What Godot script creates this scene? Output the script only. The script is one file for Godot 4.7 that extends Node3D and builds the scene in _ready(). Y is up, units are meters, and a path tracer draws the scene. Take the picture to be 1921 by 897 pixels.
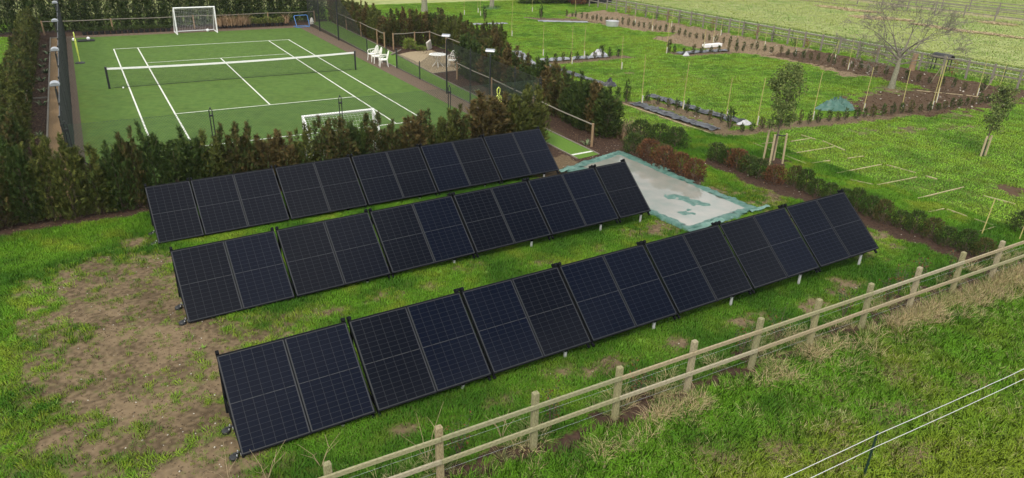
extends Node3D
# A garden with a tennis court, three rows of solar panels and young hedges, seen from about 8 m up under an overcast sky.

# ---------------------------------------------------------------- mesh builder
class MB:
	var v := PackedVector3Array()
	var n := PackedVector3Array()
	var c := PackedColorArray()
	var ix := PackedInt32Array()
	var col := Color(1, 1, 1)
	func vert(p: Vector3, nn: Vector3) -> int:
		v.append(p); n.append(nn); c.append(col)
		return v.size() - 1
	func tri(a: Vector3, b: Vector3, d: Vector3) -> void:
		var nn := (b - a).cross(d - a).normalized()
		var i := vert(a, nn)
		vert(b, nn); vert(d, nn)
		ix.append(i); ix.append(i + 2); ix.append(i + 1)
	func quad(a: Vector3, b: Vector3, d: Vector3, e: Vector3) -> void:
		var nn := (b - a).cross(e - a).normalized()
		var i := vert(a, nn)
		vert(b, nn); vert(d, nn); vert(e, nn)
		ix.append_array([i, i + 2, i + 1, i, i + 3, i + 2])
	# a box with its long edges chamfered by ch (0: plain)
	func box(p: Vector3, s: Vector3, b := Basis(), ch := 0.0) -> void:
		var h := s * 0.5
		if ch <= 0.0:
			var k: Array[Vector3] = []
			for i in 8:
				k.append(p + b * Vector3(h.x if i & 1 else -h.x, h.y if i & 2 else -h.y, h.z if i & 4 else -h.z))
			quad(k[4], k[5], k[7], k[6]); quad(k[1], k[0], k[2], k[3])
			quad(k[5], k[1], k[3], k[7]); quad(k[0], k[4], k[6], k[2])
			quad(k[6], k[7], k[3], k[2]); quad(k[0], k[1], k[5], k[4])
			return
		# chamfer round the longest axis, small caps at both ends
		var ax := 0
		if s.y > s.x and s.y >= s.z: ax = 1
		elif s.z > s.x and s.z > s.y: ax = 2
		var u := (ax + 1) % 3
		var w := (ax + 2) % 3
		var ring: Array[Vector2] = [Vector2(h[u] - ch, h[w]), Vector2(-h[u] + ch, h[w]), Vector2(-h[u], h[w] - ch), Vector2(-h[u], -h[w] + ch), Vector2(-h[u] + ch, -h[w]), Vector2(h[u] - ch, -h[w]), Vector2(h[u], -h[w] + ch), Vector2(h[u], h[w] - ch)]
		var rows: Array = []
		for e in [[-h[ax], 1.0], [-h[ax] + ch, 0.0], [h[ax] - ch, 0.0], [h[ax], 1.0]]:
			var r: Array[Vector3] = []
			for q in ring:
				var t := Vector3()
				t[ax] = e[0]
				t[u] = q.x - signf(q.x) * ch * 0.7 * e[1]
				t[w] = q.y - signf(q.y) * ch * 0.7 * e[1]
				r.append(p + b * t)
			rows.append(r)
		for j in 3:
			for i in 8:
				var i2 := (i + 1) % 8
				quad(rows[j][i], rows[j][i2], rows[j + 1][i2], rows[j + 1][i])
		for i in range(1, 7):
			tri(rows[0][0], rows[0][i + 1], rows[0][i])
			tri(rows[3][0], rows[3][i], rows[3][i + 1])
	# a round bar through points
	func tube(pts: Array, radii: Array, sides := 8, cap := true) -> void:
		var m := pts.size()
		var rings: Array = []
		var up := Vector3.UP
		var d0: Vector3 = (pts[1] - pts[0]).normalized()
		if absf(d0.dot(up)) > 0.9: up = Vector3.RIGHT
		for j in m:
			var d: Vector3
			if j == 0: d = pts[1] - pts[0]
			elif j == m - 1: d = pts[j] - pts[j - 1]
			else: d = (pts[j + 1] - pts[j]).normalized() + (pts[j] - pts[j - 1]).normalized()
			d = d.normalized()
			var x := (up - d * up.dot(d)).normalized()
			up = x
			var y := d.cross(x)
			var st := v.size()
			for i in sides:
				var a := TAU * i / sides
				var nn := x * cos(a) + y * sin(a)
				vert(pts[j] + nn * radii[mini(j, radii.size() - 1)], nn)
			rings.append(st)
		for j in m - 1:
			for i in sides:
				var i2 := (i + 1) % sides
				var a: int = rings[j] + i
				var b: int = rings[j] + i2
				var d: int = rings[j + 1] + i
				var e: int = rings[j + 1] + i2
				ix.append_array([a, e, b, a, d, e])
		if cap:
			for q in [0, m - 1]:
				var nn2: Vector3 = (pts[0] - pts[1]).normalized() if q == 0 else (pts[m - 1] - pts[m - 2]).normalized()
				var st2 := v.size()
				for i in sides: vert(v[rings[q] + i], nn2)
				for i in range(1, sides - 1):
					if q == 0: ix.append_array([st2, st2 + i, st2 + i + 1])
					else: ix.append_array([st2, st2 + i + 1, st2 + i])
	func bar(a: Vector3, b: Vector3, r: float, sides := 6) -> void:
		tube([a, b], [r, r], sides)
	# round body from (radius, height) pairs
	func lathe(p: Vector3, prof: Array, sides := 16) -> void:
		for j in prof.size() - 1:
			var r0: Vector2 = prof[j]
			var r1: Vector2 = prof[j + 1]
			var sl := Vector2(r1.y - r0.y, r0.x - r1.x).normalized()
			for i in sides:
				var a := TAU * i / sides
				var b := TAU * (i + 1) / sides
				var ca := Vector3(cos(a), 0, sin(a))
				var cb := Vector3(cos(b), 0, sin(b))
				var na := ca * sl.x + Vector3.UP * sl.y
				var nb := cb * sl.x + Vector3.UP * sl.y
				var k := vert(p + ca * r0.x + Vector3.UP * r0.y, na)
				vert(p + cb * r0.x + Vector3.UP * r0.y, nb)
				vert(p + cb * r1.x + Vector3.UP * r1.y, nb)
				vert(p + ca * r1.x + Vector3.UP * r1.y, na)
				ix.append_array([k, k + 1, k + 2, k, k + 2, k + 3])
	# a sheet from a grid of points (rows of equal length), smooth
	func grid(rows: Array) -> void:
		var m: int = rows.size()
		var w: int = rows[0].size()
		var st := v.size()
		for j in m:
			for i in w:
				var dx: Vector3 = rows[j][mini(i + 1, w - 1)] - rows[j][maxi(i - 1, 0)]
				var dz: Vector3 = rows[mini(j + 1, m - 1)][i] - rows[maxi(j - 1, 0)][i]
				var nn := dz.cross(dx).normalized()
				if nn.y < 0.0: nn = -nn
				vert(rows[j][i], nn)
		for j in m - 1:
			for i in w - 1:
				var a := st + j * w + i
				var q1: Vector3 = (v[a + 1] - v[a]).cross(v[a + w] - v[a])
				if q1.dot(n[a]) < 0.0: ix.append_array([a, a + 1, a + w + 1, a, a + w + 1, a + w])
				else: ix.append_array([a, a + w + 1, a + 1, a, a + w, a + w + 1])
	func mesh() -> ArrayMesh:
		var a := []
		a.resize(Mesh.ARRAY_MAX)
		a[Mesh.ARRAY_VERTEX] = v
		a[Mesh.ARRAY_NORMAL] = n
		a[Mesh.ARRAY_COLOR] = c
		a[Mesh.ARRAY_INDEX] = ix
		var m := ArrayMesh.new()
		m.add_surface_from_arrays(Mesh.PRIMITIVE_TRIANGLES, a)
		return m

# ---------------------------------------------------------------- scene helpers
var taken := {}
var M := {}
var rng := RandomNumberGenerator.new()
var noise_a := FastNoiseLite.new()
var noise_b := FastNoiseLite.new()
var noise_c := FastNoiseLite.new()

func numbered(called: String) -> String:
	var k: int = taken.get(called, -1) + 1
	taken[called] = k
	return called if k == 0 else "%s_%03d" % [called, k]

func tag(o: Node, label: String, category: String, group := "") -> Node:
	o.set_meta("label", label); o.set_meta("category", category)
	if group != "": o.set_meta("group", group)
	return o

func thing(called: String, label: String, category: String, at := Vector3.ZERO, turn := 0.0, group := "") -> Node3D:
	var o := Node3D.new()
	o.name = numbered(called)
	add_child(o)
	o.position = at; o.rotation.y = turn
	tag(o, label, category, group)
	return o

func obj(called: String, mb, mat: Material, parent: Node = null) -> MeshInstance3D:
	var o := MeshInstance3D.new()
	o.mesh = mb.mesh() if mb is MB else mb
	o.material_override = mat
	if parent == null:
		o.name = numbered(called)
		add_child(o)
	else:
		o.name = called
		parent.add_child(o, true)
	return o

func struct_obj(called: String, mb, mat: Material, label := "") -> MeshInstance3D:
	var o := obj(called, mb, mat)
	o.set_meta("kind", "structure")
	if label != "": o.set_meta("label", label)
	return o

func dup(o: Node3D, at: Vector3, turn: float, label := "", group := "") -> Node3D:
	var r: Node3D = o.duplicate()
	r.name = numbered(String(o.name).rstrip("0123456789").trim_suffix("_") if String(o.name).right(3).is_valid_int() else String(o.name))
	add_child(r)
	r.position = at; r.rotation.y = turn
	if label != "": r.set_meta("label", label)
	if group != "": r.set_meta("group", group)
	return r

func srgb(r: float, g: float, b: float) -> Color:
	return Color(r, g, b).linear_to_srgb()

func mat(r: float, g: float, b: float, rough := 0.8, metal := 0.0) -> StandardMaterial3D:
	var m := StandardMaterial3D.new()
	m.albedo_color = srgb(r, g, b)
	m.roughness = rough
	m.metallic = metal
	return m

func leafmat(back := 0.0) -> StandardMaterial3D:
	var m := StandardMaterial3D.new()
	m.vertex_color_use_as_albedo = true
	m.roughness = 0.75
	m.metallic_specular = 0.25
	m.cull_mode = BaseMaterial3D.CULL_DISABLED
	if back > 0.0:
		m.backlight_enabled = true
		m.backlight = Color(back, back, back)
	return m

# a tiling texture: noise mapped through a ramp of linear colours
func ramp_image(size: int, freq: float, seed_: int, stops: Array, octaves := 5, stretch := Vector2.ONE) -> ImageTexture:
	var nz := FastNoiseLite.new()
	nz.seed = seed_; nz.frequency = freq
	nz.fractal_octaves = octaves
	nz.noise_type = FastNoiseLite.TYPE_SIMPLEX_SMOOTH
	var im := nz.get_seamless_image(int(size * stretch.x), int(size * stretch.y))
	if stretch != Vector2.ONE: im.resize(size, size, Image.INTERPOLATE_LANCZOS)
	im.convert(Image.FORMAT_L8)
	var src := im.get_data()
	var lut: Array = []
	for i in 256:
		var t := i / 255.0 * (stops.size() - 1)
		var k := mini(int(t), stops.size() - 2)
		var cc: Color = (stops[k] as Color).lerp(stops[k + 1], t - k).linear_to_srgb()
		lut.append([int(clampf(cc.r, 0, 1) * 255), int(clampf(cc.g, 0, 1) * 255), int(clampf(cc.b, 0, 1) * 255)])
	var out := PackedByteArray()
	out.resize(size * size * 3)
	for i in size * size:
		var l = lut[src[i]]
		out[i * 3] = l[0]; out[i * 3 + 1] = l[1]; out[i * 3 + 2] = l[2]
	var im2 := Image.create_from_data(size, size, false, Image.FORMAT_RGB8, out)
	im2.generate_mipmaps()
	return ImageTexture.create_from_image(im2)

func bump_image(size: int, freq: float, seed_: int, strength := 3.0) -> ImageTexture:
	var nz := FastNoiseLite.new()
	nz.seed = seed_; nz.frequency = freq; nz.fractal_octaves = 4
	var im := nz.get_seamless_image(size, size)
	im.convert(Image.FORMAT_RGBA8)
	im.bump_map_to_normal_map(strength)
	return ImageTexture.create_from_image(im)

func texmat(tex: Texture2D, scale: float, rough := 0.9, nrm: Texture2D = null, nscale := 1.0, world := true) -> StandardMaterial3D:
	var m := StandardMaterial3D.new()
	m.albedo_texture = tex
	m.roughness = rough
	m.metallic_specular = 0.3
	m.uv1_triplanar = true
	m.uv1_world_triplanar = world
	m.uv1_scale = Vector3.ONE * scale
	if nrm:
		m.normal_enabled = true
		m.normal_texture = nrm
		m.normal_scale = nscale
	return m

# a flat polygon (x, z) at height y
func flat(poly: Array, y: float) -> MB:
	var mb := MB.new()
	var pv := PackedVector2Array(poly)
	var t := Geometry2D.triangulate_polygon(pv)
	for i in range(0, t.size(), 3):
		var a := Vector3(pv[t[i]].x, y, pv[t[i]].y)
		var b := Vector3(pv[t[i + 1]].x, y, pv[t[i + 1]].y)
		var d := Vector3(pv[t[i + 2]].x, y, pv[t[i + 2]].y)
		if (b - a).cross(d - a).y < 0.0: mb.tri(a, d, b)
		else: mb.tri(a, b, d)
	return mb

func rect(x0: float, z0: float, x1: float, z1: float) -> Array:
	return [Vector2(x0, z0), Vector2(x1, z0), Vector2(x1, z1), Vector2(x0, z1)]

# ---------------------------------------------------------------- camera and light
func set_camera_and_light() -> void:
	var cam := Camera3D.new()
	cam.name = "camera"
	add_child(cam)
	cam.position = Vector3(-6.9875, 8.4306, 40.6699)
	cam.rotation = Vector3(-0.4256, -0.5382, 0.0304)
	cam.fov = 37.07
	cam.near = 0.1
	cam.far = 600.0
	cam.current = true
	var env := Environment.new()
	env.background_mode = Environment.BG_SKY
	var sky := Sky.new()
	var pan := PanoramaSkyMaterial.new()
	pan.panorama = overcast()
	sky.sky_material = pan
	env.sky = sky
	env.background_energy_multiplier = 1.0
	env.tonemap_mode = Environment.TONE_MAPPER_LINEAR
	env.tonemap_exposure = 1.85
	env.sdfgi_enabled = true; env.ssao_enabled = true; env.ssil_enabled = true
	env.fog_enabled = true
	env.fog_density = 0.0002
	env.fog_light_color = Color(0.86, 0.88, 0.9)
	var we := WorldEnvironment.new()
	we.name = "world_environment"
	we.environment = env
	add_child(we)
	var sun := DirectionalLight3D.new()
	sun.name = "sun"
	add_child(sun)
	sun.rotation_degrees = Vector3(-47, -50, 0)
	sun.light_energy = 0.5
	sun.light_angular_distance = 12.0
	sun.light_color = Color(1.0, 0.96, 0.9)
	sun.shadow_enabled = true

# an even overcast sky with soft cloud bellies, the same all round
func overcast() -> ImageTexture:
	var w := 512
	var h := 256
	var nz := FastNoiseLite.new()
	nz.seed = 5; nz.frequency = 0.9; nz.fractal_octaves = 4
	var im := Image.create(w, h, false, Image.FORMAT_RGBF)
	for j in h:
		var el := PI * (0.5 - (j + 0.5) / h)
		for i in w:
			var az := TAU * (i + 0.5) / w
			var d := Vector3(cos(az) * cos(el), sin(el), sin(az) * cos(el))
			var q := d / maxf(d.y + 0.35, 0.2)
			var t := nz.get_noise_3d(q.x * 2.6, q.y * 2.6, q.z * 2.6)
			var l := clampf(0.78 + 1.25 * t, 0.3, 1.5)
			var cc := Color(0.84, 0.92, 1.0).lerp(Color(1.0, 0.99, 0.97), clampf(0.5 + 1.3 * t, 0, 1))
			if d.y < 0.0: l = 0.5
			im.set_pixel(i, j, Color(cc.r * l, cc.g * l, cc.b * l))
	return ImageTexture.create_from_image(im)

# ---------------------------------------------------------------- ground plan
# zones: 0 grass, 1 covered, 2 tan bare soil, 3 bark mulch, 4 dark tilled soil, 5 pale dry soil
const GX0 := -16.0
const GZ0 := -30.0
const GC := 0.0625
const GW := 1024
const GH := 1152
var zone := PackedByteArray()
var bare := PackedFloat32Array()

func fill_zone(poly: Array, id: int, wobble := 0.0) -> void:
	var pv := PackedVector2Array(poly)
	var lo := pv[0]
	var hi := pv[0]
	for p in pv:
		lo = lo.min(p); hi = hi.max(p)
	lo -= Vector2.ONE * wobble; hi += Vector2.ONE * wobble
	var i0 := maxi(0, int((lo.x - GX0) / GC))
	var i1 := mini(GW - 1, int((hi.x - GX0) / GC))
	var j0 := maxi(0, int((lo.y - GZ0) / GC))
	var j1 := mini(GH - 1, int((hi.y - GZ0) / GC))
	for j in range(j0, j1 + 1):
		for i in range(i0, i1 + 1):
			var p := Vector2(GX0 + (i + 0.5) * GC, GZ0 + (j + 0.5) * GC)
			if wobble > 0.0:
				p += Vector2(noise_b.get_noise_2d(p.x, p.y), noise_b.get_noise_2d(p.x + 40.0, p.y + 17.0)) * wobble * 2.0
			if Geometry2D.is_point_in_polygon(p, pv): zone[j * GW + i] = id

# bare patches worn into the turf: centre x, z, half widths, strength
const WORN := [
	[-7.4, 22.2, 1.9, 1.3, 1.0], [-7.1, 24.1, 2.0, 2.0, 1.15], [-7.1, 26.2, 2.3, 2.0, 1.2], [-7.1, 28.4, 2.4, 2.0, 0.95], [-6.6, 30.3, 1.3, 1.6, 0.95], [-8.8, 29.0, 1.1, 1.0, 0.55],
	[-8.6, 24.2, 1.0, 1.7, 0.75], [-6.75, 20.4, 0.7, 0.5, 0.7], [-5.0, 26.5, 1.6, 0.55, 0.75], [-3.6, 26.3, 0.8, 0.45, 0.7], [-1.9, 26.3, 0.5, 0.3, 0.6], [0.66, 25.75, 0.5, 0.3, 0.62], [2.6, 26.35, 0.45, 0.3, 0.68], [-0.6, 26.2, 0.5, 0.25, 0.5], [4.3, 26.3, 0.4, 0.3, 0.5],
	[0.2, 30.85, 0.55, 0.32, 0.8], [1.1, 31.1, 0.75, 0.32, 0.8], [2.95, 31.2, 0.55, 0.3, 0.8], [5.1, 31.15, 0.7, 0.3, 0.8], [7.2, 31.4, 0.6, 0.5, 0.8], [8.7, 31.1, 0.7, 0.5, 0.85], [-1.3, 31.0, 0.5, 0.25, 0.55], [-3.3, 31.0, 0.35, 0.25, 0.75],
	[6.9, 26.0, 0.65, 0.6, 0.9], [5.9, 25.9, 0.5, 0.4, 0.6], [10.9, 24.6, 0.6, 0.8, 0.75], [11.6, 25.8, 0.9, 0.9, 0.7], [12.6, 25.0, 0.7, 1.3, 0.85], [10.9, 27.2, 1.0, 0.8, 0.75], [12.3, 28.6, 0.9, 1.8, 0.8], [11.0, 30.2, 0.8, 0.5, 0.5], [9.7, 29.4, 0.5, 0.4, 0.45], [7.0, 20.6, 1.3, 1.3, 1.2],
	[3.0, 35.2, 0.55, 0.35, 0.62], [5.0, 34.9, 0.6, 0.35, 0.55], [2.2, 34.6, 0.4, 0.3, 0.52], [6.3, 34.2, 0.5, 0.3, 0.5], [0.6, 34.8, 0.6, 0.35, 0.62], [1.1, 34.2, 0.4, 0.3, 0.5], [4.2, 35.8, 0.5, 0.25, 0.5],
	[24.8, 22.3, 1.4, 0.6, 0.6], [22.6, 21.6, 1.0, 0.5, 0.5], [27.5, 23.2, 1.3, 0.6, 0.55], [30.0, 21.9, 1.4, 0.6, 0.6], [29.5, 18.6, 1.5, 0.7, 0.5], [20.5, 7.0, 1.2, 0.5, 0.4], [24.0, 9.5, 1.4, 0.5, 0.4], [31.3, 17.8, 2.6, 1.6, 0.85], [30.5, 17.8, 0.9, 0.9, 0.8], [32.4, 16.5, 1.2, 1.0, 0.9], [34.3, 17.9, 1.4, 0.6, 0.6]]

func worn(x: float, z: float) -> float:
	var s := 0.0
	for w in WORN:
		var dx: float = (x - w[0]) / w[2]
		if dx > 1.25 or dx < -1.25: continue
		var dz: float = (z - w[1]) / w[3]
		var d := dx * dx + dz * dz
		if d < 1.5: s = maxf(s, w[4] * (1.0 - d / 1.5))
	if s <= 0.0: return 0.0
	s += noise_b.get_noise_2d(x * 1.3, z * 1.3) * 0.6 + noise_c.get_noise_2d(x, z) * 0.5
	return clampf((s - 0.25) / 0.5, 0.0, 1.0)

func plan_ground() -> void:
	noise_a.seed = 11; noise_a.frequency = 0.16; noise_a.fractal_octaves = 3
	noise_b.seed = 23; noise_b.frequency = 0.9; noise_b.fractal_octaves = 3
	noise_c.seed = 37; noise_c.frequency = 5.0; noise_c.fractal_octaves = 2
	zone.resize(GW * GH); bare.resize(GW * GH)
	# the fenced court, its beds and paths
	fill_zone(rect(-9.85, -19.6, 10.6, 18.1), 3, 0.05)
	fill_zone([Vector2(10.3, -6.3), Vector2(14.2, -6.4), Vector2(14.2, 3.4), Vector2(11.9, 4.4), Vector2(10.2, 4.4)], 3)
	fill_zone(rect(-16, -21.6, 11.0, -19.4), 3)
	fill_zone(rect(10.4, -20.0, 12.0, 18.2), 3, 0.12)
	fill_zone(rect(-11.2, -20.0, -9.6, 18.4), 3, 0.12)
	fill_zone(rect(-16, 16.9, 8.2, 18.2), 3, 0.12)
	# shrub bed by the turf path and the pond
	fill_zone([Vector2(7.2, 17.9), Vector2(10.5, 16.8), Vector2(12.8, 16.4), Vector2(13.5, 17.4), Vector2(12.6, 19.0), Vector2(11.5, 20.3), Vector2(11.6, 23.4), Vector2(10.4, 24.0), Vector2(10.0, 20.0), Vector2(8.0, 20.4)], 3, 0.22)
	fill_zone([Vector2(6.6, 18.6), Vector2(8.4, 18.6), Vector2(8.3, 20.6), Vector2(6.4, 21.6)], 2, 0.3)
	# strip under the low hedge
	fill_zone([Vector2(12.55, 21.7), Vector2(13.6, 21.5), Vector2(14.1, 25.0), Vector2(14.3, 31.9), Vector2(13.0, 32.0), Vector2(12.65, 27.0)], 3, 0.16)
	fill_zone([Vector2(14.5, 22.4), Vector2(15.7, 22.4), Vector2(15.7, 23.6), Vector2(14.5, 23.6)], 3, 0.25)
	# under the rail fence
	fill_zone(rect(-8.0, 32.25, 15.0, 32.7), 3, 0.3)
	# planting lines in the far lawn
	fill_zone([Vector2(16.2, 19.0), Vector2(20.0, 19.0), Vector2(27.0, 19.95), Vector2(36.5, 20.5), Vector2(36.5, 21.4), Vector2(27.0, 20.95), Vector2(19.0, 19.9), Vector2(16.2, 19.8)], 2, 0.2)
	fill_zone([Vector2(15.5, 12.6), Vector2(16.6, 12.8), Vector2(17.3, 19.4), Vector2(15.9, 19.3)], 2, 0.15)
	fill_zone([Vector2(16.8, 12.9), Vector2(17.7, 12.9), Vector2(18.2, 18.6), Vector2(17.2, 18.6)], 2, 0.12)
	fill_zone([Vector2(17.0, 1.9), Vector2(24.6, 1.9), Vector2(24.6, 3.1), Vector2(17.0, 3.0)], 2, 0.15)
	fill_zone([Vector2(28.0, 2.0), Vector2(33.0, 2.5), Vector2(34.4, 3.4), Vector2(34.4, 4.4), Vector2(28.2, 4.0)], 2, 0.2)
	fill_zone([Vector2(32.3, -17.5), Vector2(39.0, -20.0), Vector2(39.6, -6.5), Vector2(35.4, -4.5), Vector2(33.2, -6.4), Vector2(32.4, -10.0)], 5, 0.5)
	fill_zone([Vector2(31.2, -3.4), Vector2(35.2, -4.6), Vector2(39.5, -6.5), Vector2(39.5, 6.5), Vector2(35.5, 7.0), Vector2(33.4, 5.0), Vector2(31.2, 1.2)], 5, 0.4)
	fill_zone([Vector2(33.4, 5.0), Vector2(39.5, 5.5), Vector2(39.5, 13.0), Vector2(34.3, 13.6), Vector2(33.0, 13.2), Vector2(34.2, 9.5)], 5, 0.3)
	fill_zone([Vector2(34.6, 5.6), Vector2(39.5, 5.5), Vector2(39.5, 22.0), Vector2(35.0, 20.2), Vector2(34.6, 14.0)], 4, 0.4)
	fill_zone([Vector2(25.8, 18.6), Vector2(28.0, 17.0), Vector2(30.0, 16.6), Vector2(32.4, 17.6), Vector2(34.6, 16.6), Vector2(36.5, 18.0), Vector2(36.5, 21.4), Vector2(32.3, 21.8), Vector2(28.3, 21.0), Vector2(25.6, 19.9)], 4, 0.7)
	fill_zone([Vector2(28.0, -17.2), Vector2(32.2, -15.0), Vector2(33.0, -11.0), Vector2(32.0, -12.2), Vector2(28.2, -14.0)], 2, 0.3)
	fill_zone([Vector2(20.0, 28.7), Vector2(21.4, 28.5), Vector2(21.6, 29.6), Vector2(20.1, 29.5)], 4, 0.3)
	fill_zone([Vector2(7.25, 20.25), Vector2(10.5, 19.45), Vector2(10.75, 26.35), Vector2(7.45, 26.65)], 1)
	fill_zone(rect(-8.95, -18.2, 10.0, 16.4), 1)
	for j in GH:
		var z := GZ0 + (j + 0.5) * GC
		if z < 6.0: continue
		for i in GW:
			var x := GX0 + (i + 0.5) * GC
			var k := j * GW + i
			if zone[k] == 0: bare[k] = worn(x, z)

func zone_at(x: float, z: float) -> int:
	var i := int((x - GX0) / GC)
	var j := int((z - GZ0) / GC)
	if i < 0 or j < 0 or i >= GW or j >= GH: return 0
	return zone[j * GW + i]

func grass_at(x: float, z: float) -> float:
	var i := int((x - GX0) / GC)
	var j := int((z - GZ0) / GC)
	if i < 0 or j < 0 or i >= GW or j >= GH: return 1.0
	if zone[j * GW + i] != 0: return 0.0
	return 1.0 - bare[j * GW + i]

const C_TURF := Color(0.06, 0.095, 0.018)
const C_TURF2 := Color(0.10, 0.13, 0.027)
const C_SOIL := Color(0.172, 0.126, 0.076)
const C_SOIL2 := Color(0.068, 0.049, 0.029)
const C_MULCH := Color(0.036, 0.023, 0.017)
const C_MULCH2 := Color(0.078, 0.048, 0.033)
const C_TILL := Color(0.085, 0.05, 0.031)
const C_DRY := Color(0.20, 0.145, 0.088)

func build_ground() -> void:
	var by := PackedByteArray()
	by.resize(GW * GH * 3)
	# sRGB table, so that colours are mixed as linear values
	var to8 := PackedByteArray()
	to8.resize(1025)
	for i in 1025: to8[i] = int(Color(i / 1024.0, 0, 0).linear_to_srgb().r * 255.0)
	for j in GH:
		var z := GZ0 + (j + 0.5) * GC
		for i in GW:
			var x := GX0 + (i + 0.5) * GC
			var k := j * GW + i
			var f := noise_c.get_noise_2d(x * 1.7, z * 1.7) * 0.5 + 0.5
			var cc: Color
			match zone[k]:
				0:
					cc = C_TURF.lerp(C_TURF2, clampf(0.5 + noise_b.get_noise_2d(x, z), 0, 1))
					var b := bare[k]
					if b > 0.0:
						var g := noise_b.get_noise_2d(x * 0.7 + 9.0, z * 0.7)
						var so := C_SOIL2.lerp(C_SOIL, clampf(0.62 + (f - 0.5) * 2.2 + g * 0.8, 0, 1))
						cc = cc.lerp(so, b)
				2: cc = C_SOIL2.lerp(C_SOIL, f)
				3: cc = C_MULCH.lerp(C_MULCH2, clampf(f * 1.6 - 0.4, 0, 1))
				4: cc = C_TILL.lerp(C_SOIL2, clampf(f * 1.4 - 0.3, 0, 1))
				5: cc = C_SOIL.lerp(C_DRY, f)
				_: cc = C_SOIL2
			by[k * 3] = to8[int(cc.r * 1024)]; by[k * 3 + 1] = to8[int(cc.g * 1024)]; by[k * 3 + 2] = to8[int(cc.b * 1024)]
	var im := Image.create_from_data(GW, GH, false, Image.FORMAT_RGB8, by)
	var m := StandardMaterial3D.new()
	m.albedo_texture = ImageTexture.create_from_image(im)
	m.roughness = 0.95
	m.metallic_specular = 0.2
	m.texture_repeat = false
	# one sheet: the planned garden in the middle, meadow all round it
	var am := ArrayMesh.new()
	var x1 := GX0 + GW * GC
	var z1 := GZ0 + GH * GC
	var a := []
	a.resize(Mesh.ARRAY_MAX)
	a[Mesh.ARRAY_VERTEX] = PackedVector3Array([Vector3(GX0, 0, GZ0), Vector3(x1, 0, GZ0), Vector3(x1, 0, z1), Vector3(GX0, 0, z1)])
	a[Mesh.ARRAY_NORMAL] = PackedVector3Array([Vector3.UP, Vector3.UP, Vector3.UP, Vector3.UP])
	a[Mesh.ARRAY_TEX_UV] = PackedVector2Array([Vector2(0, 0), Vector2(1, 0), Vector2(1, 1), Vector2(0, 1)])
	a[Mesh.ARRAY_INDEX] = PackedInt32Array([0, 1, 2, 0, 2, 3])
	am.add_surface_from_arrays(Mesh.PRIMITIVE_TRIANGLES, a)
	am.surface_set_material(0, m)
	var o := MB.new()
	var e := 400.0
	for r in [[-e, -e, e, GZ0], [-e, z1, e, e], [-e, GZ0, GX0, z1], [x1, GZ0, e, z1]]:
		o.quad(Vector3(r[0], 0, r[3]), Vector3(r[2], 0, r[3]), Vector3(r[2], 0, r[1]), Vector3(r[0], 0, r[1]))
	var b2 := []
	b2.resize(Mesh.ARRAY_MAX)
	b2[Mesh.ARRAY_VERTEX] = o.v; b2[Mesh.ARRAY_NORMAL] = o.n; b2[Mesh.ARRAY_INDEX] = o.ix
	am.add_surface_from_arrays(Mesh.PRIMITIVE_TRIANGLES, b2)
	am.surface_set_material(1, texmat(ramp_image(512, 0.02, 71, [Color(0.17, 0.20, 0.06), Color(0.235, 0.265, 0.09), Color(0.30, 0.315, 0.13)]), 0.06))
	var g := MeshInstance3D.new()
	g.name = "ground"
	g.mesh = am
	g.set_meta("kind", "structure")
	add_child(g)

# ---------------------------------------------------------------- grass
func tuft_mesh(blades: int, spread: float, h0: float, h1: float, w: float, lean: float, seed_: int) -> ArrayMesh:
	var r := RandomNumberGenerator.new()
	r.seed = seed_
	var mb := MB.new()
	for i in blades:
		var a := r.randf() * TAU
		var d := sqrt(r.randf()) * spread
		var p := Vector3(cos(a) * d, -0.005, sin(a) * d)
		var h := r.randf_range(h0, h1)
		var la := a + r.randf_range(-1.2, 1.2)
		var out := Vector3(cos(la), 0, sin(la)) * h * lean * r.randf_range(0.4, 1.3)
		var side := Vector3(-sin(la), 0, cos(la)).rotated(Vector3.UP, r.randf_range(-0.7, 0.7)) * w * r.randf_range(0.7, 1.2) * 0.5
		var t := r.randf_range(0.8, 1.2)
		mb.col = Color(t * r.randf_range(0.92, 1.12), t, t * r.randf_range(0.8, 1.1))
		var mid := p + out * 0.35 + Vector3.UP * h * 0.6
		var tip := p + out + Vector3.UP * h * 0.93
		var i0 := mb.v.size()
		var nn := (Vector3.UP * 0.75 + out.normalized() * 0.3 + side.normalized() * 0.15).normalized()
		var fl := side.cross(mid - p)
		if fl.dot(nn) < 0.0: side = -side
		mb.vert(p - side, nn); mb.vert(p + side, nn); mb.vert(mid + side * 0.8, nn); mb.vert(mid - side * 0.8, nn); mb.vert(tip, nn)
		mb.ix.append_array([i0, i0 + 2, i0 + 1, i0, i0 + 3, i0 + 2, i0 + 3, i0 + 4, i0 + 2])
	return mb.mesh()

func scatter(called: String, mesh: Mesh, pts: PackedFloat32Array, label: String, category: String, m: Material) -> MultiMeshInstance3D:
	var mm := MultiMesh.new()
	mm.transform_format = MultiMesh.TRANSFORM_3D
	mm.use_colors = true
	mm.mesh = mesh
	mm.instance_count = pts.size() / 16
	mm.buffer = pts
	var o := MultiMeshInstance3D.new()
	o.name = numbered(called)
	o.multimesh = mm
	o.material_override = m
	add_child(o)
	o.set_meta("kind", "stuff")
	tag(o, label, category)
	return o

func put(pts: PackedFloat32Array, x: float, y: float, z: float, sx: float, sy: float, turn: float, c: Color) -> void:
	var ca := cos(turn) * sx
	var sa := sin(turn) * sx
	pts.append_array(PackedFloat32Array([ca, 0, sa, x, 0, sy, 0, y, -sa, 0, ca, z, c.r, c.g, c.b, 1.0]))

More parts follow.
